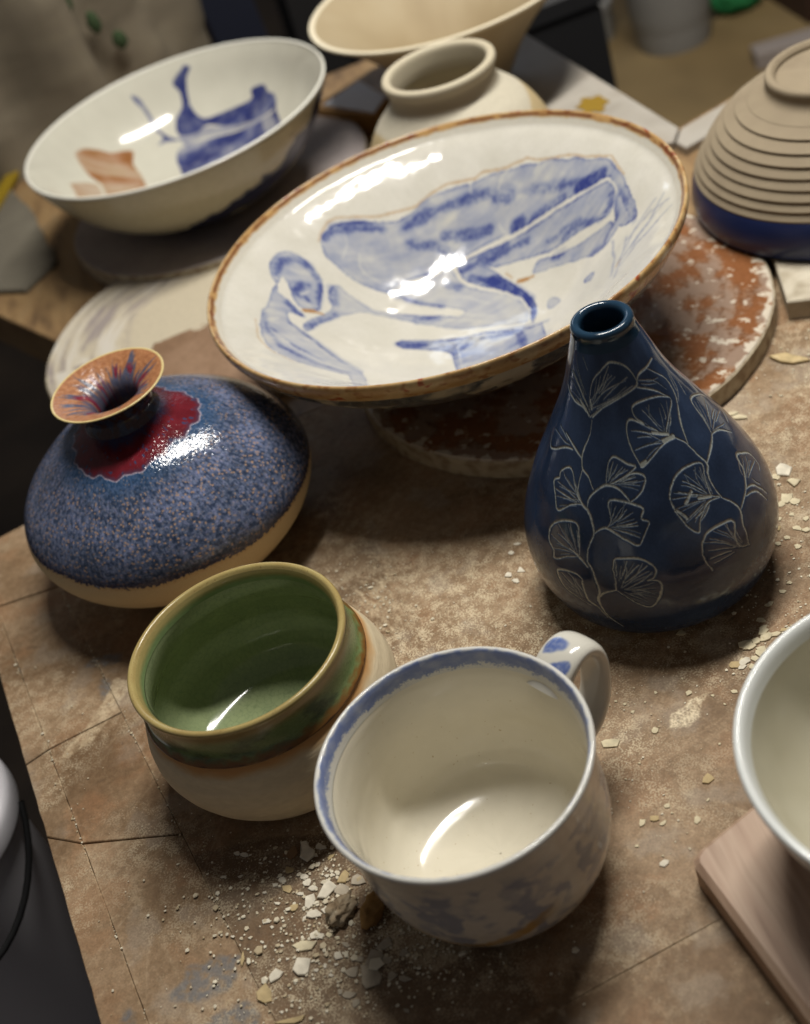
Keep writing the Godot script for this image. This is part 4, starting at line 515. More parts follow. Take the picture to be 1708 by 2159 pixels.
	for y in w:
		var zz := TOP0.y + TOPS * y / w
		var dz := (zz + 0.415) / 0.065
		var pz := (zz + 0.30) / 0.035
		for x in w:
			var at := y * w + x
			var xx := TOP0.x + TOPS * x / w
			var b := n2[at] / 255.0
			var f := n3[at] / 255.0
			var g := n5[at] / 255.0
			var t := clampf((n1[at] / 255.0 - 0.22) * 1.2 + (f - 0.5) * 0.45 + (n6[at] / 255.0 - 0.5) * 0.3, 0.0, 1.0)
			var r_ := 114.0 + 60.0 * t
			var g_ := 91.0 + 58.0 * t
			var b_ := 66.0 + 54.0 * t
			var o := clampf(clampf((b - 0.62) * 2.4, 0.0, 0.3) + ra[at] * (0.3 + 0.8 * f), 0.0, 0.6)
			r_ += (146.0 - r_) * o
			g_ += (108.0 - g_) * o
			b_ += (76.0 - b_) * o
			var gr := clampf((0.38 - b) * 3.0, 0.0, 0.45)
			r_ += (150.0 - r_) * gr
			g_ += (138.0 - g_) * gr
			b_ += (124.0 - b_) * gr
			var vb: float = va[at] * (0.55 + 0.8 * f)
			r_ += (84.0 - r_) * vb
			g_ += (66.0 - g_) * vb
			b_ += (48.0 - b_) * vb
			var bl: float = sa[at] * clampf(f * 2.2 - 0.3, 0.0, 1.0)
			r_ += (104.0 - r_) * bl
			g_ += (104.0 - g_) * bl
			b_ += (106.0 - b_) * bl
			var gm: float = ga[at] * f
			r_ += (58.0 - r_) * gm
			g_ += (46.0 - g_) * gm
			b_ += (36.0 - b_) * gm
			var d: float = ma[at] * clampf(0.2 + f * 1.1 + (g - 0.5), 0.0, 1.0)
			r_ += (222.0 - r_) * d
			g_ += (207.0 - g_) * d
			b_ += (176.0 - b_) * d
			var m := 0.88 + 0.24 * g
			out[at * 3] = int(clampf(r_ * m, 0, 255))
			out[at * 3 + 1] = int(clampf(g_ * m, 0, 255))
			out[at * 3 + 2] = int(clampf(b_ * m, 0, 255))
			var dx := (xx - 0.012) / 0.09
			var px := (xx + 0.075) / 0.035
			var zone := 0.22 + 0.62 * exp(-dx * dx - dz * dz) + 0.35 * exp(-px * px - pz * pz) + 0.3 * clampf((xx - 0.11) * 9.0, 0.0, 1.0)
			dust[at] = int(clampf((n4[at] / 255.0 - 0.55 + zone) * 1.3, 0.0, 1.0) * 255.0)
			hgt[at] = int(clampf(80.0 + 60.0 * f + 90.0 * d + 50.0 * g - 60.0 * gm, 0, 255))
	return [picture(w, w, out), grey_picture(w, w, hgt), grey_picture(w, w, dust), dust_picture()]

func dust_picture() -> ImageTexture:
	# fine clay dust: pale grains with clear gaps between, repeats every quarter metre
	var w := 1024
	var a := FastNoiseLite.new()
	a.seed = 5
	a.frequency = 0.22
	a.fractal_octaves = 2
	var n := a.get_seamless_image(w, w).get_data()
	a.seed = 9
	a.frequency = 0.03
	a.fractal_octaves = 4
	var c := a.get_seamless_image(w, w).get_data()
	var px := PackedByteArray()
	px.resize(w * w * 4)
	for at in w * w:
		var v := (n[at] - 128) * 1.5 + (c[at] - 128) * 1.1
		px[at * 4] = 222
		px[at * 4 + 1] = 206
		px[at * 4 + 2] = 174
		px[at * 4 + 3] = clampi(int((v - 4.0) * 2.6), 0, 165)
	return ImageTexture.create_from_image(Image.create_from_data(w, w, false, Image.FORMAT_RGBA8, px))

func figure_picture() -> ImageTexture:
	# cobalt brush painting of a kneeling, bowed figure and leaves inside the wide bowl
	var w := 1024
	var k := w / 2000.0 / 0.13 * 0.13
	var wash := Mask.new(w, w)
	var dark := Mask.new(w, w)
	var bare := Mask.new(w, w)
	var brown := Mask.new(w, w)
	for s in FIGURE_WASH:
		wash.poly(points_of(s[1], w / 2080.0, w * 0.5), s[0])
	for s in FIGURE_DARK:
		dark.stroke(points_of(s[2], w / 2080.0, w * 0.5), s[0] * w / 2080.0, s[1], false, 0.7, 5.0 if s[0] > 20 else 1.5)
	for s in FIGURE_BARE:
		bare.stroke(points_of(s[2], w / 2080.0, w * 0.5), s[0] * w / 2080.0, s[1], false, 0.5, 1.5)
	for s in FIGURE_BROWN:
		brown.stroke(points_of(s[2], w / 2080.0, w * 0.5), s[0] * w / 2080.0, s[1], false, 0.4, 1.6)
	wash.blur(1)
	dark.blur(3)
	bare.blur(1)
	brown.blur(1)
	var n1 := field(w, w, 41, 0.018, 4, FastNoiseLite.TYPE_SIMPLEX_SMOOTH, 20.0)
	var n2 := field(w, w, 43, 0.09, 3)
	var n3 := field(w, w, 47, 0.009, 3, FastNoiseLite.TYPE_SIMPLEX_SMOOTH, 30.0)
	var n4 := field(w, w, 53, 0.03, 3, FastNoiseLite.TYPE_SIMPLEX_SMOOTH, 10.0, -1, 5.0)
	var soft := Mask.new(w, w)
	soft.a = wash.a.duplicate()
	soft.blur(14)
	var hair := FastNoiseLite.new()
	hair.seed = 57
	hair.frequency = 1.0
	hair.fractal_octaves = 2
	var out := PackedByteArray()
	out.resize(w * w * 3)
	for y in w:
		for x in w:
			var at := y * w + x
			var a := n1[at] / 255.0
			var f := n2[at] / 255.0
			var sx := clampi(x + int((a - 0.5) * 8.0 + (f - 0.5) * 3.0), 0, w - 1)
			var sy := clampi(y + int((n4[at] / 255.0 - 0.5) * 8.0 - (f - 0.5) * 3.0), 0, w - 1)
			var s := sy * w + sx
			var p: float = wash.a[s]
			# brush hairs run along the body, pigment pools at the edge of each wash
			var q := dark.a[s] * (0.55 + f + 0.5 * (a - 0.4))
			if p > 0.01:
				var bend := (a - 0.5) * 5.0
				var along := x * 0.998 - y * 0.06
				var across := x * 0.06 + y * 0.998 + bend
				var streak := 0.5 + 0.55 * hair.get_noise_2d(along * 0.008, across * 0.045)
				var pool := clampf((p - soft.a[s]) * 1.5, 0.0, 0.5)
				q += p * (0.20 + 0.62 * n3[at] / 255.0 + 0.34 * (a - 0.5) + 0.34 * (streak - 0.5) + 0.14 * (f - 0.5)) + pool * 0.7
			q = clampf(q * (1.0 - bare.a[s]), 0.0, 1.0)
			var c := n3[at] / 255.0
			var r_ := 188.0 + 10.0 * c + 6.0 * f
			var g_ := 184.0 + 10.0 * c + 6.0 * f
			var b_ := 172.0 + 12.0 * c + 6.0 * f
			var deep := clampf((q - 0.5) * 2.0, 0.0, 1.0)
			var cr := 118.0 - 76.0 * deep
			var cg := 126.0 - 74.0 * deep
			var cb := 152.0 - 38.0 * deep
			var m := clampf(q * 1.6, 0.0, 0.95)
			r_ += (cr - r_) * m
			g_ += (cg - g_) * m
			b_ += (cb - b_) * m
			var n: float = brown.a[s] * (0.6 + 0.6 * f)
			n = clampf(n, 0.0, 0.9)
			r_ += (150.0 - r_) * n
			g_ += (104.0 - g_) * n
			b_ += (56.0 - b_) * n
			out[at * 3] = int(clampf(r_, 0, 255))
			out[at * 3 + 1] = int(clampf(g_, 0, 255))
			out[at * 3 + 2] = int(clampf(b_, 0, 255))
	return picture(w, w, out)

func swimmer_picture() -> ImageTexture:
	# blue and rust brush strokes inside the bowl on the plaster bat
	var w := 512
	var blue := Mask.new(w, w)
	var rust := Mask.new(w, w)
	for s in BRUSH_BLUE:
		blue.poly(points_of(s[1], w / 2080.0, w * 0.5), s[0])
	for s in BRUSH_RUST:
		rust.poly(points_of(s[1], w / 2080.0, w * 0.5), s[0])
	blue.blur(1)
	rust.blur(2)
	var n1 := field(w, w, 61, 0.03, 4, FastNoiseLite.TYPE_SIMPLEX_SMOOTH, 14.0)
	var n2 := field(w, w, 67, 0.02, 3, FastNoiseLite.TYPE_SIMPLEX_SMOOTH, 20.0, -1, 4.0)
	var out := PackedByteArray()
	out.resize(w * w * 3)
	for at in w * w:
		var a := n1[at] / 255.0
		var b := n2[at] / 255.0
		var p := clampf(blue.a[at] * (0.6 + 0.7 * a - 0.35 * clampf((b - 0.5) * 3.0, 0.0, 1.0)), 0.0, 1.0)
		var q := clampf(rust.a[at] * (0.15 + 1.5 * b * (0.5 + 0.6 * a)), 0.0, 0.95)
		var r_ := lerpf(196.0 + 6.0 * a, 34.0 + 40.0 * b, p)
		var g_ := lerpf(193.0 + 6.0 * a, 40.0 + 42.0 * b, p)
		var b_ := lerpf(178.0 + 6.0 * a, 92.0 + 36.0 * b, p)
		out[at * 3] = int(lerpf(r_, 138.0, q))
		out[at * 3 + 1] = int(lerpf(g_, 74.0 + 20.0 * a, q))
		out[at * 3 + 2] = int(lerpf(b_, 38.0 + 14.0 * a, q))
	return picture(w, w, out)

func carved_pictures() -> Array:
	# navy glaze with scratched ginkgo leaves; rows run up the outside of the bottle by height, foot to mouth
	var w := 1536
	var h := 640
	var lines := Mask.new(w, h)
	var tall := 0.135
	for s in LEAF_LINES:
		var p := PackedVector2Array()
		for k in range(0, s[1].size(), 2):
			p.append(Vector2(fposmod(s[1][k] * 0.0001 + 0.25, 1.0) * w, s[1][k + 1] * 0.00001 / tall * h))
		var fine: float = s[0]
		lines.stroke(p, 0.2 + fine * (0.50 if fine > 8.5 else 0.38), minf(1.0, 0.42 + fine * 0.055), false, 0.55, 1.2)
	var n1 := field(w, h, 71, 0.006, 4, FastNoiseLite.TYPE_SIMPLEX_SMOOTH, 30.0)
	var n2 := field(w, h, 73, 0.12, 3)
	var n3 := field(w, h, 79, 0.02, 3)
	var out := PackedByteArray()
	out.resize(w * h * 3)
	var hgt := PackedByteArray()
	hgt.resize(w * h)
	for y in h:
		for x in w:
			var at := y * w + x
			var a := n1[at] / 255.0
			var f := n2[at] / 255.0
			var c := n3[at] / 255.0
			var sx := clampi(x + int((c - 0.5) * 7.0), 0, w - 1)
			var l: float = lines.a[y * w + sx]
			l = clampf(l * (0.35 + 0.9 * f + 0.5 * a), 0.0, 1.0)
			var r_ := 26.0 + 20.0 * a + 8.0 * f
			var g_ := 38.0 + 24.0 * a + 8.0 * f
			var b_ := 58.0 + 30.0 * a + 10.0 * f
			if f > 0.86 and c > 0.62:
				l = maxf(l, (f - 0.86) * 3.0)
			out[at * 3] = int(lerpf(r_, 178.0, l * 0.88))
			out[at * 3 + 1] = int(lerpf(g_, 180.0, l * 0.88))
			out[at * 3 + 2] = int(lerpf(b_, 168.0, l * 0.88))
			hgt[at] = int(clampf(200.0 - 150.0 * l + 20.0 * c, 0, 255))
	return [picture(w, h, out), grey_picture(w, h, hgt)]

func ring_value(table: Array, deg: float) -> float:
	# table of [degree, value], wrapping round the circle
	for k in table.size():
		var a: Array = table[k]
		var b: Array = table[(k + 1) % table.size()]
		var span := fposmod(b[0] - a[0], 360.0)
		var off := fposmod(deg - a[0], 360.0)
		if off <= span:
			var t := off / maxf(span, 0.001)
			return lerpf(a[1], b[1], t * t * (3.0 - 2.0 * t))
	return table[0][1]

const RED_EDGE := [[3, 35.8], [15, 37.9], [29, 38.2], [42, 37.7], [57, 36.6], [70, 38.7], [83, 39.6], [92, 40.5], [105, 40.6], [121, 38.1], [134, 36.8], [148, 33.3], [162, 29.0], [200, 26.0], [250, 27.0], [300, 26.0], [335, 25.0], [349, 31.0]]
const GLAZE_EDGE := [[38, 36.5], [51, 36.1], [66, 37.1], [77, 39.4], [88, 40.6], [99, 40.4], [109, 42.0], [117, 43.4], [127, 45.2], [138, 47.5], [170, 48.0], [220, 44.0], [280, 41.0], [340, 37.5]]

func reactive_pictures(profile: PackedVector2Array) -> Array:
	# speckled blue glaze run down over bare buff clay, oxblood red pooled round the neck; rows follow the profile from foot to neck
	var w := 1280
	var h := 448
	var run := PackedFloat32Array([0.0])
	for i in profile.size() - 1:
		run.append(run[i] + profile[i].distance_to(profile[i + 1]))
	var n1 := field(w, h, 81, 0.012, 4, FastNoiseLite.TYPE_SIMPLEX_SMOOTH, 20.0)
	var n2 := field(w, h, 83, 0.26, 3)
	var n3 := field(w, h, 89, 0.125, 1, FastNoiseLite.TYPE_CELLULAR, 6.0, FastNoiseLite.RETURN_DISTANCE)
	var n4 := field(w, h, 97, 0.09, 3)
	var n5 := field(w, h, 99, 0.06, 1, FastNoiseLite.TYPE_CELLULAR, 4.0, FastNoiseLite.RETURN_DISTANCE)
	var n6 := field(w, h, 91, 0.16, 2)
	var drip_im := Image.create_from_data(w, h / 4, false, Image.FORMAT_L8, field(w, h / 4, 95, 0.2, 3))
	drip_im.resize(w, h, Image.INTERPOLATE_CUBIC)
	var n8 := drip_im.get_data()
	var n7 := field(w, h, 93, 0.05, 1, FastNoiseLite.TYPE_CELLULAR, 6.0, FastNoiseLite.RETURN_CELL_VALUE)
	var lo := 255
	var hi := 0
	for v in n3:
		lo = mini(lo, v)
		hi = maxi(hi, v)
	var lo5 := 255
	var hi5 := 0
	for v in n5:
		lo5 = mini(lo5, v)
		hi5 = maxi(hi5, v)
	var reds := PackedFloat32Array()
	var edges := PackedFloat32Array()
	for x in w:
		var deg := fposmod(float(x) / w * 360.0 - 90.0, 360.0)
		reds.append(ring_value(RED_EDGE, deg) + 0.8 * sin(deg * 0.31) + 0.35 * sin(deg * 0.67 + 1.0))
		edges.append(ring_value(GLAZE_EDGE, deg))
	var out := PackedByteArray()
	out.resize(w * h * 3)
	var rough := PackedByteArray()
	rough.resize(w * h)
	var hgt := PackedByteArray()
	hgt.resize(w * h)
	var seg := 0
	for y in h:
		var s := run[run.size() - 1] * (y + 0.5) / h
		while seg < run.size() - 2 and run[seg + 1] < s:
			seg += 1
		var t := (s - run[seg]) / maxf(run[seg + 1] - run[seg], 1e-6)
		var r := lerpf(profile[seg].x, profile[seg + 1].x, t) * 1000.0
		var yy := lerpf(profile[seg].y, profile[seg + 1].y, t) * 1000.0
		for x in w:
			var at := y * w + x
			var a := n1[at] / 255.0
			var f := n2[at] / 255.0
			var c := n4[at] / 255.0
			var d := float(n3[at] - lo) / (hi - lo)
			var d5 := float(n5[at] - lo5) / (hi5 - lo5)
			var over := yy - edges[x] - 2.6 * (n6[at] / 255.0 - 0.5) - 1.5 * (c - 0.5)
			if r > 60.0 and yy < 55.0 and over < 0.0 or yy < 30.0:
				var e := clampf(1.0 + over / 2.2, 0.0, 1.0) * 0.35
				out[at * 3] = int(lerpf(206.0 + 14.0 * (f - 0.5), 176.0, e))
				out[at * 3 + 1] = int(lerpf(184.0 + 14.0 * (f - 0.5), 128.0, e))
				out[at * 3 + 2] = int(lerpf(142.0 + 14.0 * (f - 0.5), 80.0, e))
				rough[at] = 205
				hgt[at] = 60 + int(20.0 * f)
				continue
			var inside := reds[x] - r + 0.5 * (c - 0.5) + 0.2 * (f - 0.5)
			var r_: float
			var g_: float
			var b_: float
			if inside > 0.0 and yy > 60.0:
				r_ = 92.0 + 30.0 * (a - 0.3)
				g_ = 18.0 + 14.0 * a
				b_ = 26.0 + 16.0 * a
				var near := clampf(1.0 - inside / 9.0, 0.0, 1.0)
				var drop := 1.0 if d5 < 0.14 + 0.14 * near and n7[at] < 118 else 0.0
				if inside > 13.0:
					drop = maxf(drop, clampf((inside - 13.0) / 5.0, 0.0, 1.0) * clampf(f * 1.6, 0.0, 1.0))
				r_ = lerpf(r_, 50.0, drop)
				g_ = lerpf(g_, 62.0, drop)
				b_ = lerpf(b_, 92.0, drop)
				var bleed := (1.0 - sm(0.4, 3.2, inside + 2.2 * (n8[at] / 255.0 - 0.5))) * 0.8
				r_ = lerpf(r_, 66.0, bleed)
				g_ = lerpf(g_, 52.0, bleed)
				b_ = lerpf(b_, 74.0, bleed)
				var rimmed := (1.0 - sm(0.1, 0.8, inside)) * clampf(0.3 + f, 0.0, 1.0)
				r_ = lerpf(r_, 186.0, rimmed)
				g_ = lerpf(g_, 176.0, rimmed)
				b_ = lerpf(b_, 184.0, rimmed)
			else:
				var up := clampf(1.0 + inside / 12.0, 0.0, 1.0) if yy > 60.0 else 0.0
				var mix := 0.55 * (f - 0.5) + 0.75 * (n8[at] / 255.0 - 0.5)
				r_ = 64.0 + 44.0 * a + 84.0 * mix
				g_ = 74.0 + 44.0 * a + 80.0 * mix
				b_ = 94.0 + 54.0 * a + 78.0 * mix
				var deep := clampf((0.48 - c) * 2.6, 0.0, 0.6)
				r_ = lerpf(r_, 28.0, deep)
				g_ = lerpf(g_, 40.0, deep)
				b_ = lerpf(b_, 62.0, deep)
				var pale := clampf((c - 0.58) * 4.0, 0.0, 0.7) * clampf((f - 0.35) * 3.0, 0.0, 1.0)
				r_ = lerpf(r_, 136.0, pale)
				g_ = lerpf(g_, 136.0, pale)
				b_ = lerpf(b_, 172.0, pale)
				r_ = lerpf(r_, 24.0, up * 0.6)
				g_ = lerpf(g_, 62.0, up * 0.6)
				b_ = lerpf(b_, 100.0, up * 0.6)
				var dot := clampf((0.24 - d) * 7.0, 0.0, 1.0) * clampf((n7[at] - 70) / 60.0, 0.25, 1.0) * (1.0 - up * 0.5)
				r_ = lerpf(r_, 172.0, dot)
				g_ = lerpf(g_, 138.0, dot)
				b_ = lerpf(b_, 112.0, dot)
				var rim := clampf(1.0 - over / 5.0, 0.0, 1.0) * 0.75
				r_ = lerpf(r_, 46.0 + 30.0 * f, rim)
				g_ = lerpf(g_, 44.0 + 26.0 * f, rim)
				b_ = lerpf(b_, 58.0 + 32.0 * f, rim)
				if inside > -0.5 and yy > 60.0:
					var halo := sm(-0.5, 0.0, inside) * clampf(0.2 + f, 0.0, 0.8)
					r_ = lerpf(r_, 160.0, halo)
					g_ = lerpf(g_, 156.0, halo)
					b_ = lerpf(b_, 172.0, halo)
			out[at * 3] = int(clampf(r_, 0, 255))
			out[at * 3 + 1] = int(clampf(g_, 0, 255))
			out[at * 3 + 2] = int(clampf(b_, 0, 255))
			rough[at] = 18 + int(20.0 * f)
			hgt[at] = int(clampf(150.0 + 50.0 * c + 40.0 * f, 0, 255))
	return [picture(w, h, out), grey_picture(w, h, rough), grey_picture(w, h, hgt)]

func trumpet_picture() -> ImageTexture:
	# orange lip of the squat vase, blue and red runs going down the throat; seen from above
	var w := 384
	var n1 := field(w, w, 101, 0.05, 3)
	var noise := FastNoiseLite.new()
	noise.seed = 5
	noise.frequency = 1.0
	var out := PackedByteArray()
	out.resize(w * w * 3)
	for y in w:
		for x in w:
			var at := y * w + x
			var v := Vector2(x - w * 0.5, y - w * 0.5) / (w * 0.5) * 31.0
			var r := v.length()
			var d := v.normalized()
			var f := n1[at] / 255.0
			var streak := noise.get_noise_3d(d.x * 4.2, d.y * 4.2, r * 0.03) + 0.6 * noise.get_noise_3d(d.x * 11.0, d.y * 11.0, r * 0.06 + 9.0)
			var red := noise.get_noise_3d(d.x * 2.4 + 20.0, d.y * 2.4, r * 0.05)
			var blue := clampf((streak * 2.0 + (21.5 - r) / 8.5) * 2.0 - 0.4, 0.0, 1.0) * clampf(0.5 + f, 0.0, 1.0)
			var c := Vector3(140 + 36 * f, 90 + 34 * f, 58 + 26 * f)
			c = c.lerp(Vector3(206, 186, 130), sm(27.6, 28.4, r))
			c = c.lerp(Vector3(62, 74, 104), blue * 0.85)
			c = c.lerp(Vector3(120, 24, 40), clampf((red - 0.08) * 6.0, 0.0, 1.0) * clampf((21.0 - r) / 4.0, 0.0, 1.0) * clampf(streak * 4.0 + 0.4, 0.0, 1.0))
			out[at * 3] = int(c.x)
			out[at * 3 + 1] = int(c.y)
			out[at * 3 + 2] = int(c.z)
	return picture(w, w, out)

func strip_picture(w: int, h: int, paint: Callable, seed_: int, freqs := [0.02, 0.12, 0.03]) -> ImageTexture:
	# texture for a turned surface: columns go round, rows follow the profile; paint(u, v, a, f, c) gives the colour
	var n1 := field(w, h, seed_, freqs[0], 4, FastNoiseLite.TYPE_SIMPLEX_SMOOTH, 20.0)
	var n2 := field(w, h, seed_ + 1, freqs[1], 3)
	var n3 := field(w, h, seed_ + 2, freqs[2], 3)
	var out := PackedByteArray()
	out.resize(w * h * 3)
	for y in h:
		for x in w:
			var at := y * w + x
			var c: Vector3 = paint.call((x + 0.5) / w, (y + 0.5) / h, n1[at] / 255.0, n2[at] / 255.0, n3[at] / 255.0)
			out[at * 3] = int(clampf(c.x, 0, 255))
			out[at * 3 + 1] = int(clampf(c.y, 0, 255))
			out[at * 3 + 2] = int(clampf(c.z, 0, 255))
	return picture(w, h, out)

# ---------------------------------------------------------------- the pots

func glaze(called: String, color: Color, tex: Texture2D = null, rough := 0.14) -> StandardMaterial3D:
	var m := mat(called, color, rough, tex)
	m.metallic_specular = 0.5
	return m

func build_wide_bowl():
	var t := thing("wide_bowl", "wide cream bowl with brown rim and blue painted bowed figure inside", "bowl", Vector3(0.069, 0, -0.619))
	var cream := func(u: float, v: float, a: float, f: float, c: float) -> Vector3:
		var k := Vector3(176, 166, 142) + Vector3(10, 10, 10) * (f - 0.5)
		var brush := sm(0.42, 0.60, a) * sm(0.35, 0.5, v) * (0.5 + f * 0.6)
		k = k.lerp(Vector3(58, 62, 66), clampf(brush, 0.0, 0.9))
		return k.lerp(Vector3(108, 96, 72), sm(0.62, 0.8, c) * 0.4)
	var outside := strip_picture(1024, 128, cream, 201, [0.016, 0.12, 0.03])
	part("outer_wall", lathe(curve([43, 16, 52, 19.5, 70, 32, 90, 46, 107, 58.5, 120, 70, 126.6, 79]), 120, 0.0, Vector3.ZERO, 0.004, 2), glaze("cream outside glaze", Color.WHITE, outside, 0.22), t)
	var inner := glaze("painted cream glaze", Color.WHITE, results["figure_picture"], 0.1)
	bumpy(inner, noise_tex(31, 0.035, 3, 256), 0.07)
	part("painted_inside", lathe(curve([123.6, 83.6, 122, 82.1, 118, 79.8, 114, 77.2, 110, 74.3, 105, 70.3, 95, 62, 80, 49.5, 70, 41.5, 61, 35.4, 55, 32, 45, 27.3, 30, 23, 14, 21.3, 0.4, 21], 6), 120, 0.1352, Vector3.ZERO, 0.004, 2), inner, t)
	var lip := func(u: float, v: float, a: float, f: float, c: float) -> Vector3:
		var k := Vector3(176, 140, 90).lerp(Vector3(190, 162, 116), sm(0.35, 0.65, a))
		k = k.lerp(Vector3(132, 84, 46), sm(0.60, 0.78, c) * 0.6)
		k = k.lerp(Vector3(150, 60, 36), sm(0.66, 0.74, a) * sm(0.55, 0.7, c) * 0.7)
		var line := exp(-pow((v - 0.72 + 0.05 * (c - 0.5)) / 0.06, 2.0)) * sm(0.3, 0.6, a + f * 0.2)
		k = k.lerp(Vector3(92, 48, 26), line * 0.8)
		return k.lerp(Vector3(192, 187, 174), sm(0.78, 0.86, v + 0.10 * (c - 0.5))) + Vector3(14, 12, 10) * (f - 0.5)
	part("rim", lathe(curve([126.6, 79, 128.8, 83, 129.7, 86.2, 129.3, 88.5, 128.2, 89.1, 126.8, 87.7, 125.2, 85.5, 123.6, 83.6], 5), 160, 0.0, Vector3.ZERO, 0.004, 2), glaze("brown rim glaze", Color.WHITE, strip_picture(1536, 48, lip, 211, [0.02, 0.16, 0.05]), 0.2), t)
	part("foot_ring", lathe(curve([36, 15, 37, 12.2, 40, 12.1, 43, 12.4, 43, 16], 4), 72), mat("bare buff foot", rgb(150, 118, 82), 0.8), t)

func build_swimmer_bowl():
	var t := thing("painted_bowl", "cream bowl with blue and rust brush strokes on a round plaster bat", "bowl", Vector3(-0.0517, 0, -0.9445))
	t.rotation = Vector3(-0.0, 0, -0.0)
	var inner := glaze("bowl inside glaze", Color.WHITE, swimmer_picture(), 0.1)
	part("painted_inside", lathe(curve([112.3, 80, 108, 73, 97, 54, 80, 37, 58, 25, 30, 19.5, 0.4, 19], 6), 96, 0.1196, Vector3(0, 0, 0), 0.004, 4), inner, t)
	var skin := func(u: float, v: float, a: float, f: float, c: float) -> Vector3:
		var k := Vector3(186, 178, 152) + Vector3(10, 10, 10) * (f - 0.5)
		var y := v - 0.24 - (0.52 - u) * 2.6
		var band := (1.0 - sm(0.13, 0.2, absf(y) + 0.25 * (a - 0.5))) * sm(0.25, 0.30, u) * (1.0 - sm(0.54, 0.60, u))
		return k.lerp(Vector3(36, 40, 62), clampf(band, 0.0, 0.95))
	part("outer_wall", lathe(curve([42, 15, 60, 19, 85, 36, 102, 56, 112.6, 75, 114.4, 79.5], 6), 96, 0.0, Vector3.ZERO, 0.004, 4), glaze("bowl outside glaze", Color.WHITE, strip_picture(768, 128, skin, 221), 0.2), t)
	part("rim", lathe(curve([114.4, 79.5, 114.7, 81, 113.6, 81.8, 112.5, 81.2, 112.3, 80], 4), 96, 0.0, Vector3.ZERO, 0.004, 4), glaze("pale rim glaze", rgb(226, 224, 212)), t)
	part("foot_ring", lathe(curve([36, 14, 37, 12.1, 41, 12.1, 42, 15], 3), 64), mat("bare foot", rgb(160, 140, 110), 0.8), t)

func build_squat_vase():
	var t := thing("squat_vase", "squat vase in speckled blue glaze with oxblood shoulder and flared orange lip", "vase", Vector3(-0.1115, 0, -0.563))
	var prof := squat_profile()
	var pics: Array = results["squat_pictures"]
	var m := glaze("speckled blue glaze", Color.WHITE, pics[0], 1.0)
	m.roughness_texture = pics[1]
	m.roughness_texture_channel = BaseMaterial3D.TEXTURE_CHANNEL_RED
	bumpy(m, pics[2], 0.05)
	part("body", lathe(prof, 144, 0.0, Vector3(-0.06, 0.0885, 0.0)), m, t)
	part("foot", lathe(curve([0.3, 3, 30, 3, 36, 1.5, 40, 0.3, 44, 0.2], 3), 64, 0.0, Vector3(-0.06, 0.0885, 0.0)), mat("bare buff clay", rgb(200, 176, 134), 0.85), t)
	var runs := func(u: float, v: float, a: float, f: float, c: float) -> Vector3:
		return Vector3(70, 46, 44).lerp(Vector3(58, 64, 84), sm(0.4, 0.65, a)).lerp(Vector3(120, 74, 44), sm(0.55, 0.95, v) * sm(0.4, 0.6, c)) + Vector3(24, 20, 20) * (f - 0.5)
	part("neck", lathe(curve([19.5, 89.2, 16.8, 92.5, 16.6, 96, 19.5, 101, 24.5, 105, 28.4, 106.8], 6), 96), glaze("neck glaze", Color.WHITE, strip_picture(512, 96, runs, 231, [0.03, 0.14, 0.05]), 0.18), t)
	var lip := glaze("orange lip glaze", Color.WHITE, trumpet_picture(), 0.3)
	bumpy(lip, noise_tex(77, 0.06, 3, 256), 0.03)
	part("lip", lathe(curve([28.4, 106.8, 29.2, 107.3, 29.0, 107.9, 28.0, 107.8, 24, 106.6, 18, 104, 13.2, 100.5, 11.2, 96, 11.4, 90, 15, 84, 40, 72, 60, 45], 6), 96, 0.031), lip, t)

func build_bottle():
	var t := thing("bud_vase", "navy teardrop vase with carved pale ginkgo leaves and narrow mouth", "vase", Vector3(0.0985, 0, -0.4215))
	var pics: Array = results["carved_pictures"]
	var m := glaze("carved navy glaze", Color.WHITE, pics[0], 0.13)
	bumpy(m, pics[1], 0.06)
	part("body", lathe(curve([40, 0.4, 46, 5, 49.7, 10, 53, 20, 54.2, 30, 53.2, 40, 50.3, 50, 46, 60, 41.2, 70, 35.5, 80, 30, 90, 24.5, 100, 20, 110, 16.5, 120, 13.6, 128], 5), 144, 0.0, Vector3(-0.012, 0.03, 0.0), 0.0, 0, 0.135), m, t)
	var lip := glaze("teal lip glaze", rgb(34, 58, 78), noise_tex(83, 0.03, 3, 128, [rgb(200, 210, 215), rgb(255, 255, 255)]), 0.12)
	part("lip", lathe(curve([13.6, 128, 12.5, 132, 12.4, 134.3, 11.6, 135.6, 10.2, 135.9, 8.9, 135, 8.3, 132.5, 8.6, 126, 12, 112, 24, 90, 40, 60, 46, 30, 40, 8, 0.3, 5], 5), 96, 0.0, Vector3(-0.012, 0.03, 0.0)), lip, t)
	part("foot", lathe(curve([0.3, 2, 30, 2, 36, 0.3, 40, 0.4], 3), 64), mat("dark bare foot", rgb(96, 80, 66), 0.8), t)

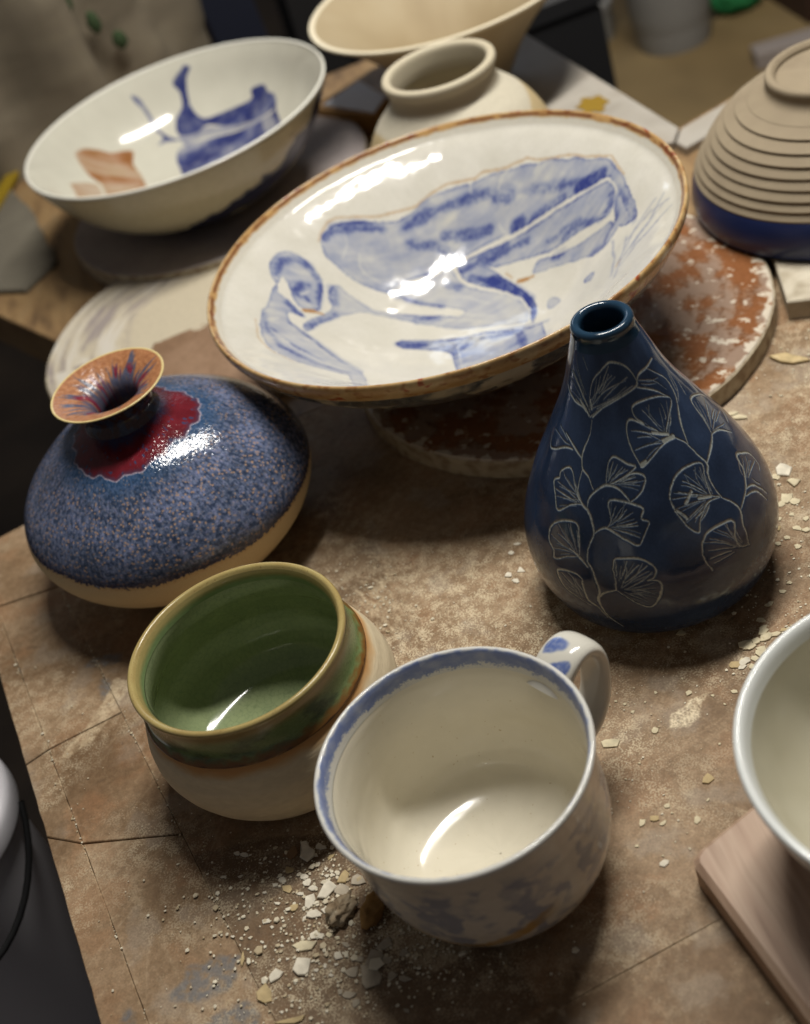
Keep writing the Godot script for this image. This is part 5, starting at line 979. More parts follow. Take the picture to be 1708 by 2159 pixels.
func build_green_jar():
	var t := thing("green_jar", "round buff jar with crackled green glaze inside and green collar", "jar", Vector3(-0.0835, 0, -0.400))
	var lean := Vector3(-0.07, 0.066, 0.0)
	var clay := (tri(mat("bare buff clay", Color.WHITE, 0.75, noise_tex(121, 0.02, 4, 256, [rgb(186, 160, 122), rgb(202, 178, 138), rgb(212, 190, 152)])), 12.0))
	var skin := func(u: float, v: float, a: float, f: float, c: float) -> Vector3:
		var k := Vector3(208, 192, 160) + Vector3(12, 12, 12) * (f - 0.5) + Vector3(10, 9, 8) * (c - 0.5)
		return k.lerp(Vector3(186, 128, 66), sm(0.90, 0.99, v + 0.05 * (c - 0.5)) * 0.8)
	part("body", lathe(thrown(curve([34, 0.3, 44, 6, 50.5, 15, 54, 25, 54, 33, 51.5, 41, 48.2, 47.6], 12), 0.00006, 0.007), 112, 0.0, lean), bumpy(mat("buff clay body", Color.WHITE, 0.7, strip_picture(512, 192, skin, 301)), noise_tex(122, 0.2, 3, 256), 0.008), t)
	part("foot", lathe(curve([0.3, 1.5, 26, 1.5, 30, 0.2, 34, 0.3], 3), 64, 0.0, lean), clay, t)
	var band := func(u: float, v: float, a: float, f: float, c: float) -> Vector3:
		# brown line where the glaze ends, mossy green above, straw where it thins on the rim
		var k := Vector3(112, 130, 84).lerp(Vector3(84, 98, 66), sm(0.4, 0.7, a)) + Vector3(26, 24, 20) * (f - 0.5)
		k = k.lerp(Vector3(122, 78, 36), (1.0 - sm(0.10, 0.34, v + 0.2 * (c - 0.5))) * 0.9)
		k = k.lerp(Vector3(54, 34, 22), (1.0 - sm(0.02, 0.12, v + 0.10 * (c - 0.5))))
		return k.lerp(Vector3(146, 128, 82), sm(0.62, 0.92, v))
	part("collar", lathe(curve([48.2, 47.6, 48.9, 48.6, 48.3, 49.8, 46.6, 52.5, 45.8, 57, 45.9, 61, 46.6, 64.5], 6), 112, 0.0, lean), glaze("collar glaze", Color.WHITE, strip_picture(768, 96, band, 311, [0.012, 0.2, 0.05]), 0.2), t)
	var lip := func(u: float, v: float, a: float, f: float, c: float) -> Vector3:
		var k := Vector3(170, 154, 100).lerp(Vector3(156, 134, 84), a) + Vector3(14, 14, 12) * (f - 0.5)
		return k.lerp(Vector3(70, 50, 30), sm(0.80, 0.86, f) * sm(0.5, 0.6, c) * 0.7)
	part("rim", lathe(curve([46.6, 64.5, 46.8, 66.2, 45.9, 67.2, 44.5, 67.0, 43.4, 65.6], 5), 112), glaze("straw rim glaze", Color.WHITE, strip_picture(768, 32, lip, 321, [0.02, 0.25, 0.05]), 0.18), t)
	var crack := field(512, 512, 331, 0.075, 1, FastNoiseLite.TYPE_CELLULAR, 14.0, FastNoiseLite.RETURN_DISTANCE2_SUB)
	var lo := 255
	var hi := 0
	for v in crack:
		lo = mini(lo, v)
		hi = maxi(hi, v)
	var f1 := field(512, 512, 333, 0.012, 4)
	var px := PackedByteArray()
	px.resize(512 * 512 * 3)
	for at in 512 * 512:
		var rr := Vector2(at % 512 - 255.5, at / 512 - 255.5).length() / 256.0
		var e := float(crack[at] - lo) / (hi - lo)
		var net := clampf(1.0 - e * 9.0, 0.0, 1.0) * 0.3
		var thin := sm(0.80, 0.865, rr) if rr > 0.0 else 0.0
		var a := f1[at] / 255.0
		px[at * 3] = int(lerpf(lerpf(132.0 + 18.0 * a, 66.0, net), 150.0, thin * 0.0))
		px[at * 3 + 1] = int(lerpf(lerpf(144.0 + 16.0 * a, 82.0, net), 140.0, thin * 0.0))
		px[at * 3 + 2] = int(lerpf(lerpf(106.0 + 12.0 * a, 58.0, net), 90.0, thin * 0.0))
	var green := glaze("crackled green glaze", Color.WHITE, picture(512, 512, px), 0.12)
	tri(green, 9.4)
	green.uv1_offset = Vector3(0.5, 0.0, 0.5)
	part("glazed_inside", lathe(thrown(curve([42.0, 60.5, 42.2, 55, 44.5, 48, 48.5, 40, 50, 31, 47.5, 20, 40, 11, 26, 7, 0.3, 6], 10), 0.00004, 0.006), 112, 0.0525, lean), green, t)
	var fade := func(u: float, v: float, a: float, f: float, c: float) -> Vector3:
		# the glaze breaks from straw to green just below the rim
		return Vector3(160, 144, 92).lerp(Vector3(120, 140, 94), sm(0.25, 0.85, v + 0.2 * (c - 0.5))) + Vector3(12, 12, 10) * (f - 0.5)
	part("inner_lip", lathe(curve([43.4, 65.6, 42.6, 63.5, 42.0, 60.5], 5), 112, 0.0, Vector3(lean.x * 0.5, 0.066, 0)), glaze("breaking glaze", Color.WHITE, strip_picture(512, 32, fade, 341), 0.14), t)

func build_mug():
	var t := thing("mug", "cream mug with blue edged rim and one strap handle", "mug", Vector3(-0.0157, 0, -0.303))
	var lean := Vector3(-0.045, 0.067, 0.0)
	var skin := func(u: float, v: float, a: float, f: float, c: float) -> Vector3:
		var k := Vector3(196, 190, 178) + Vector3(8, 8, 8) * (f - 0.5)
		var streak := 0.5 + 0.28 * sin(u * 61.0 + 5.0 * c + 2.0 * v) + 0.22 * sin(u * 143.0 - 3.0 * v + 6.0 * a)
		var brush := (0.3 + 0.7 * sm(0.36, 0.66, a)) * sm(0.05, 0.2, v) * (1.0 - sm(0.74, 0.95, v + 0.2 * (c - 0.5))) * sm(0.3, 0.8, streak)
		k = k.lerp(Vector3(112, 120, 142), clampf(brush, 0.0, 0.6))
		var ochre := (1.0 - sm(0.02, 0.06, absf(v - 0.42 - 0.1 * sin(u * 19.0)) - 0.03 * (f - 0.5))) * sm(0.44, 0.5, u) * (1.0 - sm(0.60, 0.66, u))
		return k.lerp(Vector3(168, 128, 66), clampf(ochre, 0.0, 0.7) * (0.4 + c))
	part("outer_wall", lathe(thrown(curve([30, 0.6, 38, 7, 44, 17, 46.8, 28, 47.2, 40, 47.6, 50, 48.8, 59, 50.0, 65.5], 10), 0.00004, 0.008), 112, 0.0, lean), glaze("mug outside glaze", Color.WHITE, strip_picture(768, 256, skin, 401, [0.014, 0.1, 0.03]), 0.16), t)
	var freckle := func(u: float, v: float, a: float, f: float, c: float) -> Vector3:
		var k := Vector3(216, 209, 190) + Vector3(5, 5, 5) * (a - 0.5)
		return k.lerp(Vector3(150, 122, 70), sm(0.83, 0.9, f) * sm(0.55, 0.65, c) * 0.8)
	var inner := glaze("mug inside glaze", Color.WHITE, strip_picture(768, 320, freckle, 411, [0.02, 0.16, 0.05]), 0.12)
	bumpy(inner, noise_tex(413, 0.015, 3, 256), 0.02)
	part("inside", lathe(thrown(curve([46.0, 60.5, 45.0, 56, 43.9, 48, 43.4, 38, 42.6, 27, 39.5, 17, 32, 9.5, 20, 6.8, 0.3, 6.2], 10), 0.00002, 0.0075), 112, 0.0, lean), inner, t)
	var edge := func(u: float, v: float, a: float, f: float, c: float) -> Vector3:
		# blue brushed along the edge: dips unevenly down the inside
		var k := Vector3(204, 202, 194)
		var deg := fposmod(u * 360.0 - 90.0, 360.0)
		var wide := 0.26 + 0.20 * (1.0 - sm(0.0, 110.0, absf(fposmod(deg - 280.0 + 180.0, 360.0) - 180.0)))
		var low := 0.46 + wide * 0.9 + 0.22 * (c - 0.5) + 0.22 * (f - 0.5)
		var b := sm(0.30, 0.42, v + 0.12 * (c - 0.5)) * (1.0 - sm(low - 0.05, low + 0.05, v)) * (0.55 + 0.5 * a)
		b = maxf(b, sm(0.02, 0.1, v) * (1.0 - sm(0.12, 0.22, v)) * 0.3 * a)
		return k.lerp(Vector3(96, 112, 160), clampf(b, 0.0, 0.9)) + Vector3(4, 4, 4) * (f - 0.5)
	part("rim", lathe(curve([50.0, 65.5, 50.4, 67.3, 49.8, 68.3, 48.6, 68.2, 47.7, 66.6, 46.9, 63.8, 46.0, 60.5], 6), 128, 0.0, Vector3(-0.02, 0.067, 0)), glaze("blue edged rim", Color.WHITE, strip_picture(1536, 96, edge, 421, [0.02, 0.14, 0.03]), 0.12), t)
	part("foot", lathe(curve([0.3, 2, 22, 2, 26, 0.4, 30, 0.6], 3), 64, 0.0, lean), mat("bare mug foot", rgb(176, 160, 132), 0.8), t)
	var out := Vector3(0.053, 0, -0.031).normalized()
	var side := Vector3(-out.z, 0, out.x)
	var path := Curve3D.new()
	for p in [[46, 55], [55, 62], [63, 63.5], [69, 58.5], [70.5, 48], [67, 35], [59, 26], [46.0, 21]]:
		path.add_point(out * p[0] * 0.001 + Vector3.UP * p[1] * 0.001 + (Vector3(lean.x, 0, 0) * (p[1] * 0.001 - lean.y)))
	for k in path.point_count:
		var a := path.get_point_position(maxi(k - 1, 0))
		var b := path.get_point_position(mini(k + 1, path.point_count - 1))
		path.set_point_in(k, (a - b) * 0.16)
		path.set_point_out(k, (b - a) * 0.16)
	var pts := PackedVector3Array()
	var wid := PackedVector2Array()
	for k in 41:
		var s := k / 40.0
		pts.append(path.sample_baked(path.get_baked_length() * s, true))
		wid.append(Vector2(lerpf(0.0092, 0.0068, sm(0.0, 0.7, s)), 0.0028 + 0.0012 * absf(2.0 * s - 1.0)))
	var strap := func(u: float, v: float, a: float, f: float, c: float) -> Vector3:
		var k := Vector3(202, 198, 186)
		var b := 0.0
		for q in [[0.20, 0.70, 0.045], [0.13, 0.82, 0.04], [0.08, 0.72, 0.03]]:
			var du: float = minf(absf(u - q[1]), 1.0 - absf(u - q[1]))
			b = maxf(b, (1.0 - sm(0.5, 1.0, pow(du / 0.09, 2.0) + pow((v - q[0] - (u - q[1]) * 0.2) / q[2], 2.0) + 0.5 * (c - 0.5))))
		return k.lerp(Vector3(70, 90, 150), b * (0.5 + 0.5 * f))
	part("handle", rod(pts, wid, side, 20), glaze("handle glaze", Color.WHITE, strip_picture(192, 256, strap, 431), 0.12), t)

func build_grey_bowl():
	var t := thing("grey_bowl", "pale grey glazed bowl standing on a wooden board", "bowl", Vector3(0.130, 0.014, -0.2404))
	var g := glaze("pale grey glaze", Color.WHITE, noise_tex(441, 0.01, 4, 256, [rgb(196, 196, 186), rgb(208, 206, 194), rgb(188, 190, 184)]), 0.14)
	tri(g, 6.0)
	var inner := glaze("grey bowl inside", Color.WHITE, noise_tex(443, 0.008, 4, 256, [rgb(170, 164, 140), rgb(196, 190, 168), rgb(204, 200, 184)]), 0.14)
	tri(inner, 7.0)
	part("outer_wall", lathe(curve([29, 5, 40, 9, 51, 23, 58.5, 41, 62, 53], 6), 96), g, t)
	part("rim", lathe(curve([62, 53, 62.9, 55.5, 62.4, 57, 60.8, 57.2, 59.2, 55.6, 57.6, 52], 5), 96), glaze("pale rim", rgb(214, 216, 212)), t)
	part("inside", lathe(curve([57.6, 52, 54, 40, 46.5, 24, 36, 13, 22, 9.5, 0.3, 9], 6), 96), inner, t)
	part("foot_ring", lathe(curve([23, 5, 24, 0.2, 28, 0.2, 29, 5], 3), 64), mat("grey bowl foot", rgb(150, 136, 116), 0.8), t)

func build_back_pots():
	var buff := [rgb(150, 132, 100), rgb(166, 149, 118), rgb(174, 160, 132)]
	var t := thing("flared_bowl", "tall flared buff bowl standing behind the collared jar", "bowl", Vector3(0.165, 0, -0.973))
	var clay := tri(mat("buff biscuit clay", Color.WHITE, 0.7, noise_tex(501, 0.01, 4, 256, buff)), 5.0)
	part("outer_wall", lathe(curve([30, 4, 38, 18, 49, 35.5, 61, 50, 75, 64, 89, 75.5, 101, 83.5], 6), 80), clay, t)
	part("rim", lathe(curve([101, 83.5, 103.2, 85, 103.4, 86.7, 101.4, 87.1, 99, 86], 4), 80), tri(mat("pale rim slip", Color.WHITE, 0.6, noise_tex(503, 0.01, 3, 128, [rgb(216, 204, 176), rgb(228, 218, 192)])), 6.0), t)
	part("inside", lathe(curve([99, 86, 86, 77.5, 71, 66, 57, 52, 45, 37, 34, 21, 20, 14, 0.3, 12.5], 6), 80), clay, t)
	part("foot_ring", lathe(curve([24, 4, 25, 0.2, 29, 0.2, 30, 4], 3), 48), clay, t)
	var j := thing("collared_jar", "small buff biscuit jar with thick rolled collar", "jar", Vector3(0.1197, 0, -0.800))
	var skin := func(u: float, v: float, a: float, f: float, c: float) -> Vector3:
		# pale slip over the shoulder, bare buff lower down
		var k := Vector3(182, 162, 122).lerp(Vector3(194, 186, 166), sm(0.70, 0.74, v + 0.1 * sin(u * TAU * 2.0 + 2.0) + 0.02 * (c - 0.5)))
		return k + Vector3(10, 10, 10) * (f - 0.5)
	var slip := mat("slipped buff clay", Color.WHITE, 0.7, strip_picture(384, 192, skin, 511))
	part("body", lathe(curve([44, 0.4, 55, 8, 63, 25, 63, 42, 58, 57, 50, 70, 41, 79, 36, 83.5, 34.8, 86], 6), 80), slip, j)
	part("collar", lathe(curve([34.8, 86, 34.4, 90, 34.6, 93.5, 36.2, 96, 37, 98.6, 36.2, 101, 33.6, 101.6, 31.4, 100.2, 30.6, 96, 30.6, 88, 33, 82, 48, 66, 56, 40, 40, 8, 0.3, 6], 5), 80), tri(mat("pale slip clay", Color.WHITE, 0.65, noise_tex(513, 0.012, 3, 128, [rgb(180, 169, 144), rgb(192, 182, 158)])), 6.0), j)
	part("foot", lathe(curve([0.3, 2, 34, 2, 40, 0.3, 44, 0.4], 3), 48), clay, j)
	var r := thing("ribbed_bowl", "upturned ribbed bowl in bare clay with navy band along its mouth", "bowl", Vector3(0.303, 0.0125, -0.645))
	var grey := [rgb(128, 114, 93), rgb(142, 128, 105), rgb(134, 120, 98)]
	var raw := bumpy(tri(mat("raw grey buff clay", Color.WHITE, 0.85, noise_tex(521, 0.012, 4, 256, grey)), 8.0), noise_tex(522, 0.15, 3, 256), 0.006)
	var radii := [80.2, 78.0, 75.2, 72.0, 68.6, 64.6, 59.6, 53.0, 46]
	var highs := [22.5, 27, 31.6, 36.4, 41.2, 46.2, 51.0, 55.6, 60]
	for k in radii.size() - 1:
		var r0: float = radii[k]
		var r1: float = radii[k + 1]
		var h0: float = highs[k]
		var h1: float = highs[k + 1]
		part("rib", lathe(curve([r0, h0 - 0.05, r0 + 0.22, h0 + 0.45, r0 + 0.3, h0 + 1.1, lerpf(r0, r1, 0.40) + 0.2, lerpf(h0, h1, 0.5), lerpf(r0, r1, 0.85) - 0.25, lerpf(h0, h1, 0.85), r1, h1 - 0.05], 5), 96, 0.0, Vector3.ZERO, 0.0015, k), raw, r)
	part("foot_ring", lathe(curve([46, 60, 38.5, 63.5, 35.6, 66.5, 35.8, 71, 34.6, 73.2, 32, 73.4, 30, 71.4, 29, 69.4, 20, 68.6, 0.3, 68.6], 5), 96), raw, r)
	var navy := glaze("navy mouth glaze", Color.WHITE, noise_tex(525, 0.01, 4, 256, [rgb(22, 30, 62), rgb(34, 46, 88), rgb(26, 34, 70)]), 0.3)
	tri(navy, 6.0)
	part("navy_band", lathe(curve([78.5, 0.6, 81, 0.2, 82.6, 2, 83.8, 8, 83.0, 15, 81.0, 21.5, 79.9, 22.6], 6), 96), navy, r)
	part("inside", lathe(curve([0.3, 63, 20, 62, 50, 52, 66, 34, 76, 10, 78.5, 0.6], 5), 64), navy, r)

# ---------------------------------------------------------------- worktop, bats, boards

func build_worktop():
	var pics: Array = results["worktop_pictures"]
	var tints := [rgb(255, 255, 255), rgb(250, 248, 246), rgb(242, 238, 234), rgb(236, 230, 224)]
	var mats := []
	for k in 4:
		var m := mat("worn worktop board", tints[k], 0.62, pics[0])
		m.metallic_specular = 0.35
		m.detail_enabled = true
		m.detail_albedo = pics[3]
		m.detail_mask = pics[2]
		m.detail_uv_layer = BaseMaterial3D.DETAIL_UV_2
		bumpy(m, pics[1], 0.045)
		mats.append(m)
	var core := mat("dark worktop core", rgb(62, 48, 36), 0.9)
	var edge := func(z: float) -> float: return -177.0 + 0.2034 * (z + 301.0)
	var groove := func(z: float) -> float: return -183.0 + 0.233 * (z + 399.0)
	var seam := func(z: float) -> float: return -150.0 + 0.262 * (z + 426.0)
	var back_l := Vector2(-244, -628)
	# cuts across the edge strips, as (z at the edge, z at the seam)
	var cuts := [[-628.0, -639.0], [-575.5, -571.0], [-449.5, -459.5], [-401.5, -375.0], [-110.0, -110.0]]
	var t := thing("worktop", "worn brown wooden worktop with cracked edge strips and clay dust", "worktop")
	for k in cuts.size() - 1:
		var a: Array = cuts[k]
		var b: Array = cuts[k + 1]
		var at := func(c: Array, s: float) -> float: return lerpf(c[0], c[1], s)
		var g0 := 0.45 if k > 0 else 0.0
		var g1 := 0.45 if k < cuts.size() - 2 else 0.0
		var e0: float = at.call(a, 0.0) + g0
		var e1: float = at.call(b, 0.0) - g1
		var m0: float = at.call(a, 0.42) + g0
		var m1: float = at.call(b, 0.42) - g1
		var s0: float = at.call(a, 1.0) + g0
		var s1: float = at.call(b, 1.0) - g1
		var outer := ragged([Vector2(edge.call(e0), e0), Vector2(groove.call(m0) - 0.06, m0), Vector2(groove.call(m1) - 0.06, m1), Vector2(edge.call(e1), e1)], 0.007, 0.0002)
		part("edge_strip", prism(outer, -0.028, 0.0, 0.0004, TOP0, TOPS), mats[(k + 1) % 3], t)
		var mid := ragged([Vector2(groove.call(m0) + 0.06, m0), Vector2(seam.call(s0) - 0.06, s0), Vector2(seam.call(s1) - 0.06, s1), Vector2(groove.call(m1) + 0.06, m1)], 0.008, 0.00012)
		part("inner_strip", prism(mid, -0.028, -0.0002 * (k % 2), 0.0003, TOP0, TOPS), mats[k % 3], t)
	# the two wide boards, meeting on a seam that runs to the right
	var up := ragged([Vector2(seam.call(-639.0) + 0.06, -639), Vector2(-140, -649), Vector2(-76, -662), Vector2(-60, -640), Vector2(60, -640), Vector2(390, -640), Vector2(390, -293), Vector2(59, -250.3), Vector2(-11, -240.3), Vector2(seam.call(-222.0) + 0.06, -222)], 0.03, 0.0002)
	part("wide_board", prism(up, -0.028, 0.0002, 0.00015, TOP0, TOPS), mats[0], t)
	var low := ragged([Vector2(seam.call(-221.3) + 0.06, -221.8), Vector2(-11, -240.27), Vector2(59, -250.27), Vector2(390, -292.95), Vector2(390, -110), Vector2(seam.call(-110.0) + 0.06, -110)], 0.03, 0.0002)
	part("wide_board", prism(low, -0.028, 0.0001, 0.00015, TOP0, TOPS), mats[1], t)
	var under := PackedVector2Array()
	for v in [Vector2(-237, -626), Vector2(-80, -655), Vector2(389, -639), Vector2(389, -111), Vector2(-132, -111)]:
		under.append(v * 0.001)
	part("under_layer", prism(under, -0.034, -0.0085, 0.0), core, t).position.y = -0.021

func build_bench():
	# the second bench behind, at the same height, its left edge running away at a slant
	var wood := noise_tex(601, 0.012, 5, 512, [rgb(88, 68, 46), rgb(124, 98, 66), rgb(146, 118, 80), rgb(132, 112, 86)])
	var m := mat("tan bench wood", Color.WHITE, 0.6, wood)
	m.uv1_triplanar = true
	m.uv1_scale = Vector3(9.0, 4.0, 2.6)
	m.uv1_world_triplanar = true
	var t := thing("back_bench", "tan wooden bench top behind the worktop, its near edge slanting away", "bench")
	var p := PackedVector2Array()
	for v in [Vector2(-60, -640.6), Vector2(-75.5, -662.6), Vector2(-226, -911), Vector2(-330, -1083), Vector2(-330, -1420), Vector2(-30, -1420), Vector2(-30, -1125), Vector2(210, -1125), Vector2(214, -1012), Vector2(258, -800), Vector2(420, -850), Vector2(420, -640.6)]:
		p.append(v * 0.001)
	part("bench_board", prism(p, -0.032, -0.0004, 0.001), m, t)
	var pale := tri(mat("white painted plank", Color.WHITE, 0.5, noise_tex(605, 0.01, 4, 256, [rgb(146, 139, 128), rgb(170, 164, 154), rgb(156, 147, 134)])), 4.0)
	var q := PackedVector2Array()
	for v in [Vector2(160, -1110), Vector2(222, -1110), Vector2(262, -790), Vector2(252, -775), Vector2(204, -785)]:
		q.append(v * 0.001)
	var plank := tag(part("white_plank", prism(q, 0.0, 0.006, 0.0008), pale), "white painted plank behind the wide bowl with a yellow stain", "plank")
	var s := PackedVector2Array()
	for k in 16:
		s.append(Vector2(0.229 + 0.010 * cos(TAU * k / 16.0) * (1.0 + 0.3 * sin(k * 2.3)), -0.868 + 0.014 * sin(TAU * k / 16.0) * (1.0 + 0.2 * cos(k * 1.7))))
	part("glaze_stain", prism(s, 0.0061, 0.0068, 0.0002), mat("yellow dried glaze", rgb(140, 112, 34), 0.5), plank)
	var q2 := PackedVector2Array()
	for v in [Vector2(263, -789), Vector2(420, -838), Vector2(420, -806), Vector2(255, -762), Vector2(253, -774)]:
		q2.append(v * 0.001)
	tag(part("white_plank", prism(q2, 0.0, 0.0055, 0.0008), pale), "white painted plank behind the ribbed bowl", "plank")

func bat_picture(kind: int) -> ImageTexture:
	var w := 768 if kind == 0 else 512
	var n1 := field(w, w, 611 + kind * 10, 0.010, 4, FastNoiseLite.TYPE_SIMPLEX_SMOOTH, 30.0)
	var n2 := field(w, w, 613 + kind * 10, 0.09, 3)
	var n3 := field(w, w, 617 + kind * 10, 0.025, 4, FastNoiseLite.TYPE_SIMPLEX_SMOOTH, 24.0)
	var noise := FastNoiseLite.new()
	noise.seed = 620
	noise.frequency = 1.0
	var out := PackedByteArray()
	out.resize(w * w * 3)
	for y in w:
		for x in w:
			var at := y * w + x
			var v := Vector2(x + 0.5, y + 0.5) / (w * 0.5) - Vector2.ONE
			var r := v.length()
			var a := n1[at] / 255.0
			var f := n2[at] / 255.0
			var c := n3[at] / 255.0
			var k: Vector3
			if kind == 0:
				# varnished brown wheel bat with splashes of dried plaster, thick along its edge
				k = Vector3(130, 84, 52).lerp(Vector3(104, 74, 54), sm(0.35, 0.7, a)) + Vector3(16, 12, 10) * (f - 0.5)
				k = k.lerp(Vector3(164, 144, 128), sm(0.34, 0.70, a + 0.3 * (f - 0.5) + 0.30 * noise.get_noise_2d(r * 16.0, 3.0)) * 0.7)
				var fleck := c + 0.20 * (f - 0.5) + 0.10 * sm(0.70, 1.0, r) - 0.05 * sm(0.0, 0.4, absf(v.y - v.x))
				k = k.lerp(Vector3(206, 196, 178), sm(0.72, 0.80, fleck) * 0.85)
				k = k.lerp(Vector3(206, 196, 178), sm(0.965, 0.985, r + 0.10 * (c - 0.5)) * 0.9)
			elif kind == 1:
				# plaster bat, pale, with grey slip swirled round its border; brown and worn bare at the front
				k = Vector3(188, 177, 154) + Vector3(12, 12, 10) * (f - 0.5)
				var ring := noise.get_noise_2d(r * 9.0 + 0.5 * a, atan2(v.y, v.x) * 0.9) + 0.5 * noise.get_noise_2d(r * 26.0, atan2(v.y, v.x) * 1.4)
				k = k.lerp(Vector3(138, 128, 128), clampf(ring * 2.2, 0.0, 0.8) * sm(0.45, 0.6, r))
				k = k.lerp(Vector3(204, 199, 192), clampf(-ring * 2.0, 0.0, 0.7) * sm(0.5, 0.62, r))
				var front := v.y - 0.10 + 0.10 * (v.x + 0.2) + 0.14 * (c - 0.5)
				if front > 0.0 and v.x > -0.62:
					k = Vector3(120, 92, 68).lerp(Vector3(148, 120, 96), a) + Vector3(20, 18, 16) * (f - 0.5)
			else:
				k = Vector3(146, 136, 134).lerp(Vector3(168, 158, 154), a) + Vector3(12, 12, 12) * (f - 0.5)
			out[at * 3] = int(clampf(k.x, 0, 255))
			out[at * 3 + 1] = int(clampf(k.y, 0, 255))
			out[at * 3 + 2] = int(clampf(k.z, 0, 255))
	return picture(w, w, out)

func build_bats():
	var side := tri(mat("chipped plaster edge", Color.WHITE, 0.8, noise_tex(631, 0.03, 4, 256, [rgb(112, 88, 66), rgb(178, 164, 138), rgb(204, 194, 168)])), 14.0)
	for k in 3:
		var at: Vector3 = [Vector3(0.1175, 0.0005, -0.617), Vector3(-0.0715, 0.0002, -0.782), Vector3(-0.043, 0.0001, -0.958)][k]
		var high: float = [0.0115, 0.0065, 0.0118][k]
		var label: String = ["round varnished brown wheel bat splashed with dried plaster under the wide bowl", "round plaster bat with swirled grey border and brown worn front", "round pinkish plaster bat under the painted bowl"][k]
		var t := thing(["wheel_bat", "plaster_bat", "plaster_bat"][k], label, "bat", at)
		var rim := circle(0.118, 110, 0.0016, 1.0 + k)
		var cut := circle(0.1172, 110, 0.0016, 1.0 + k)
		part("edge", prism(rim, 0.0, high - 0.0008, 0.0006), side, t)
		var m := mat("bat face", Color.WHITE, [0.2, 0.7, 0.75][k], bat_picture(k))
		bumpy(m, noise_tex(641 + k, 0.03, 4, 256), [0.10, 0.02, 0.02][k])
		if k == 0:
			m.uv1_scale = Vector3.ONE
		part("face", prism(cut, high - 0.0009, high, 0.0006, Vector2(-0.118, -0.118), 0.236), m, t)

func build_boards():
	var wood := noise_tex(651, 0.01, 4, 256, [rgb(132, 104, 84), rgb(166, 138, 116), rgb(178, 152, 130), rgb(150, 122, 100)])
	var m := mat("planed board", Color.WHITE, 0.6, wood)
	m.uv1_scale = Vector3(34, 3.2, 1)
	var t := thing("small_board", "pinkish planed wooden board under the grey bowl", "board", Vector3(0.0495, 0.0004, -0.268), "")
	var p := PackedVector2Array()
	for v in [Vector2(1, 1), Vector2(4, -1.5), Vector2(60, -22), Vector2(190, -70), Vector2(190, 150), Vector2(22, 150), Vector2(12, 80), Vector2(0, 4)]:
		p.append(v * 0.001)
	part("board", prism(p, 0.0, 0.0133, 0.0022), m, t)
	var pale := tri(mat("plaster slab", Color.WHITE, 0.8, noise_tex(655, 0.02, 4, 256, [rgb(150, 138, 116), rgb(190, 180, 160), rgb(206, 198, 180)])), 8.0)
	var q := PackedVector2Array()
	for v in [Vector2(237, -668), Vector2(400, -760), Vector2(400, -480), Vector2(262, -520), Vector2(222, -556), Vector2(239, -596)]:
		q.append(v * 0.001)
	tag(part("plaster_slab", prism(ragged([Vector2(239.5, -602), Vector2(262, -740), Vector2(400, -740), Vector2(400, -470), Vector2(226, -556)], 0.02, 0.0006), 0.0005, 0.0118, 0.0008), pale), "pale chipped plaster slab under the ribbed bowl", "slab")
	# folded paper and a block beside the collared jar
	var w := PackedVector2Array()
	for v in [Vector2(44, -1024), Vector2(92, -1040), Vector2(104, -985), Vector2(88, -962)]:
		w.append(v * 0.001)
	var card := thing("wood_block", "small tan wood block topped with white paper behind the plaster bat", "block")
	part("block", prism(w, 0.0, 0.018, 0.0008), tri(mat("tan block wood", Color.WHITE, 0.7, noise_tex(657, 0.01, 3, 128, [rgb(150, 112, 62), rgb(178, 140, 86)])), 8.0), card)
	var s := PackedVector2Array()
	for v in [Vector2(56, -1016), Vector2(91, -1036), Vector2(102, -986), Vector2(88, -965)]:
		s.append(v * 0.001)
	part("paper", prism(s, 0.0183, 0.0193, 0.0002), mat("white paper", rgb(210, 212, 220), 0.7), card)

# ---------------------------------------------------------------- clay scraps

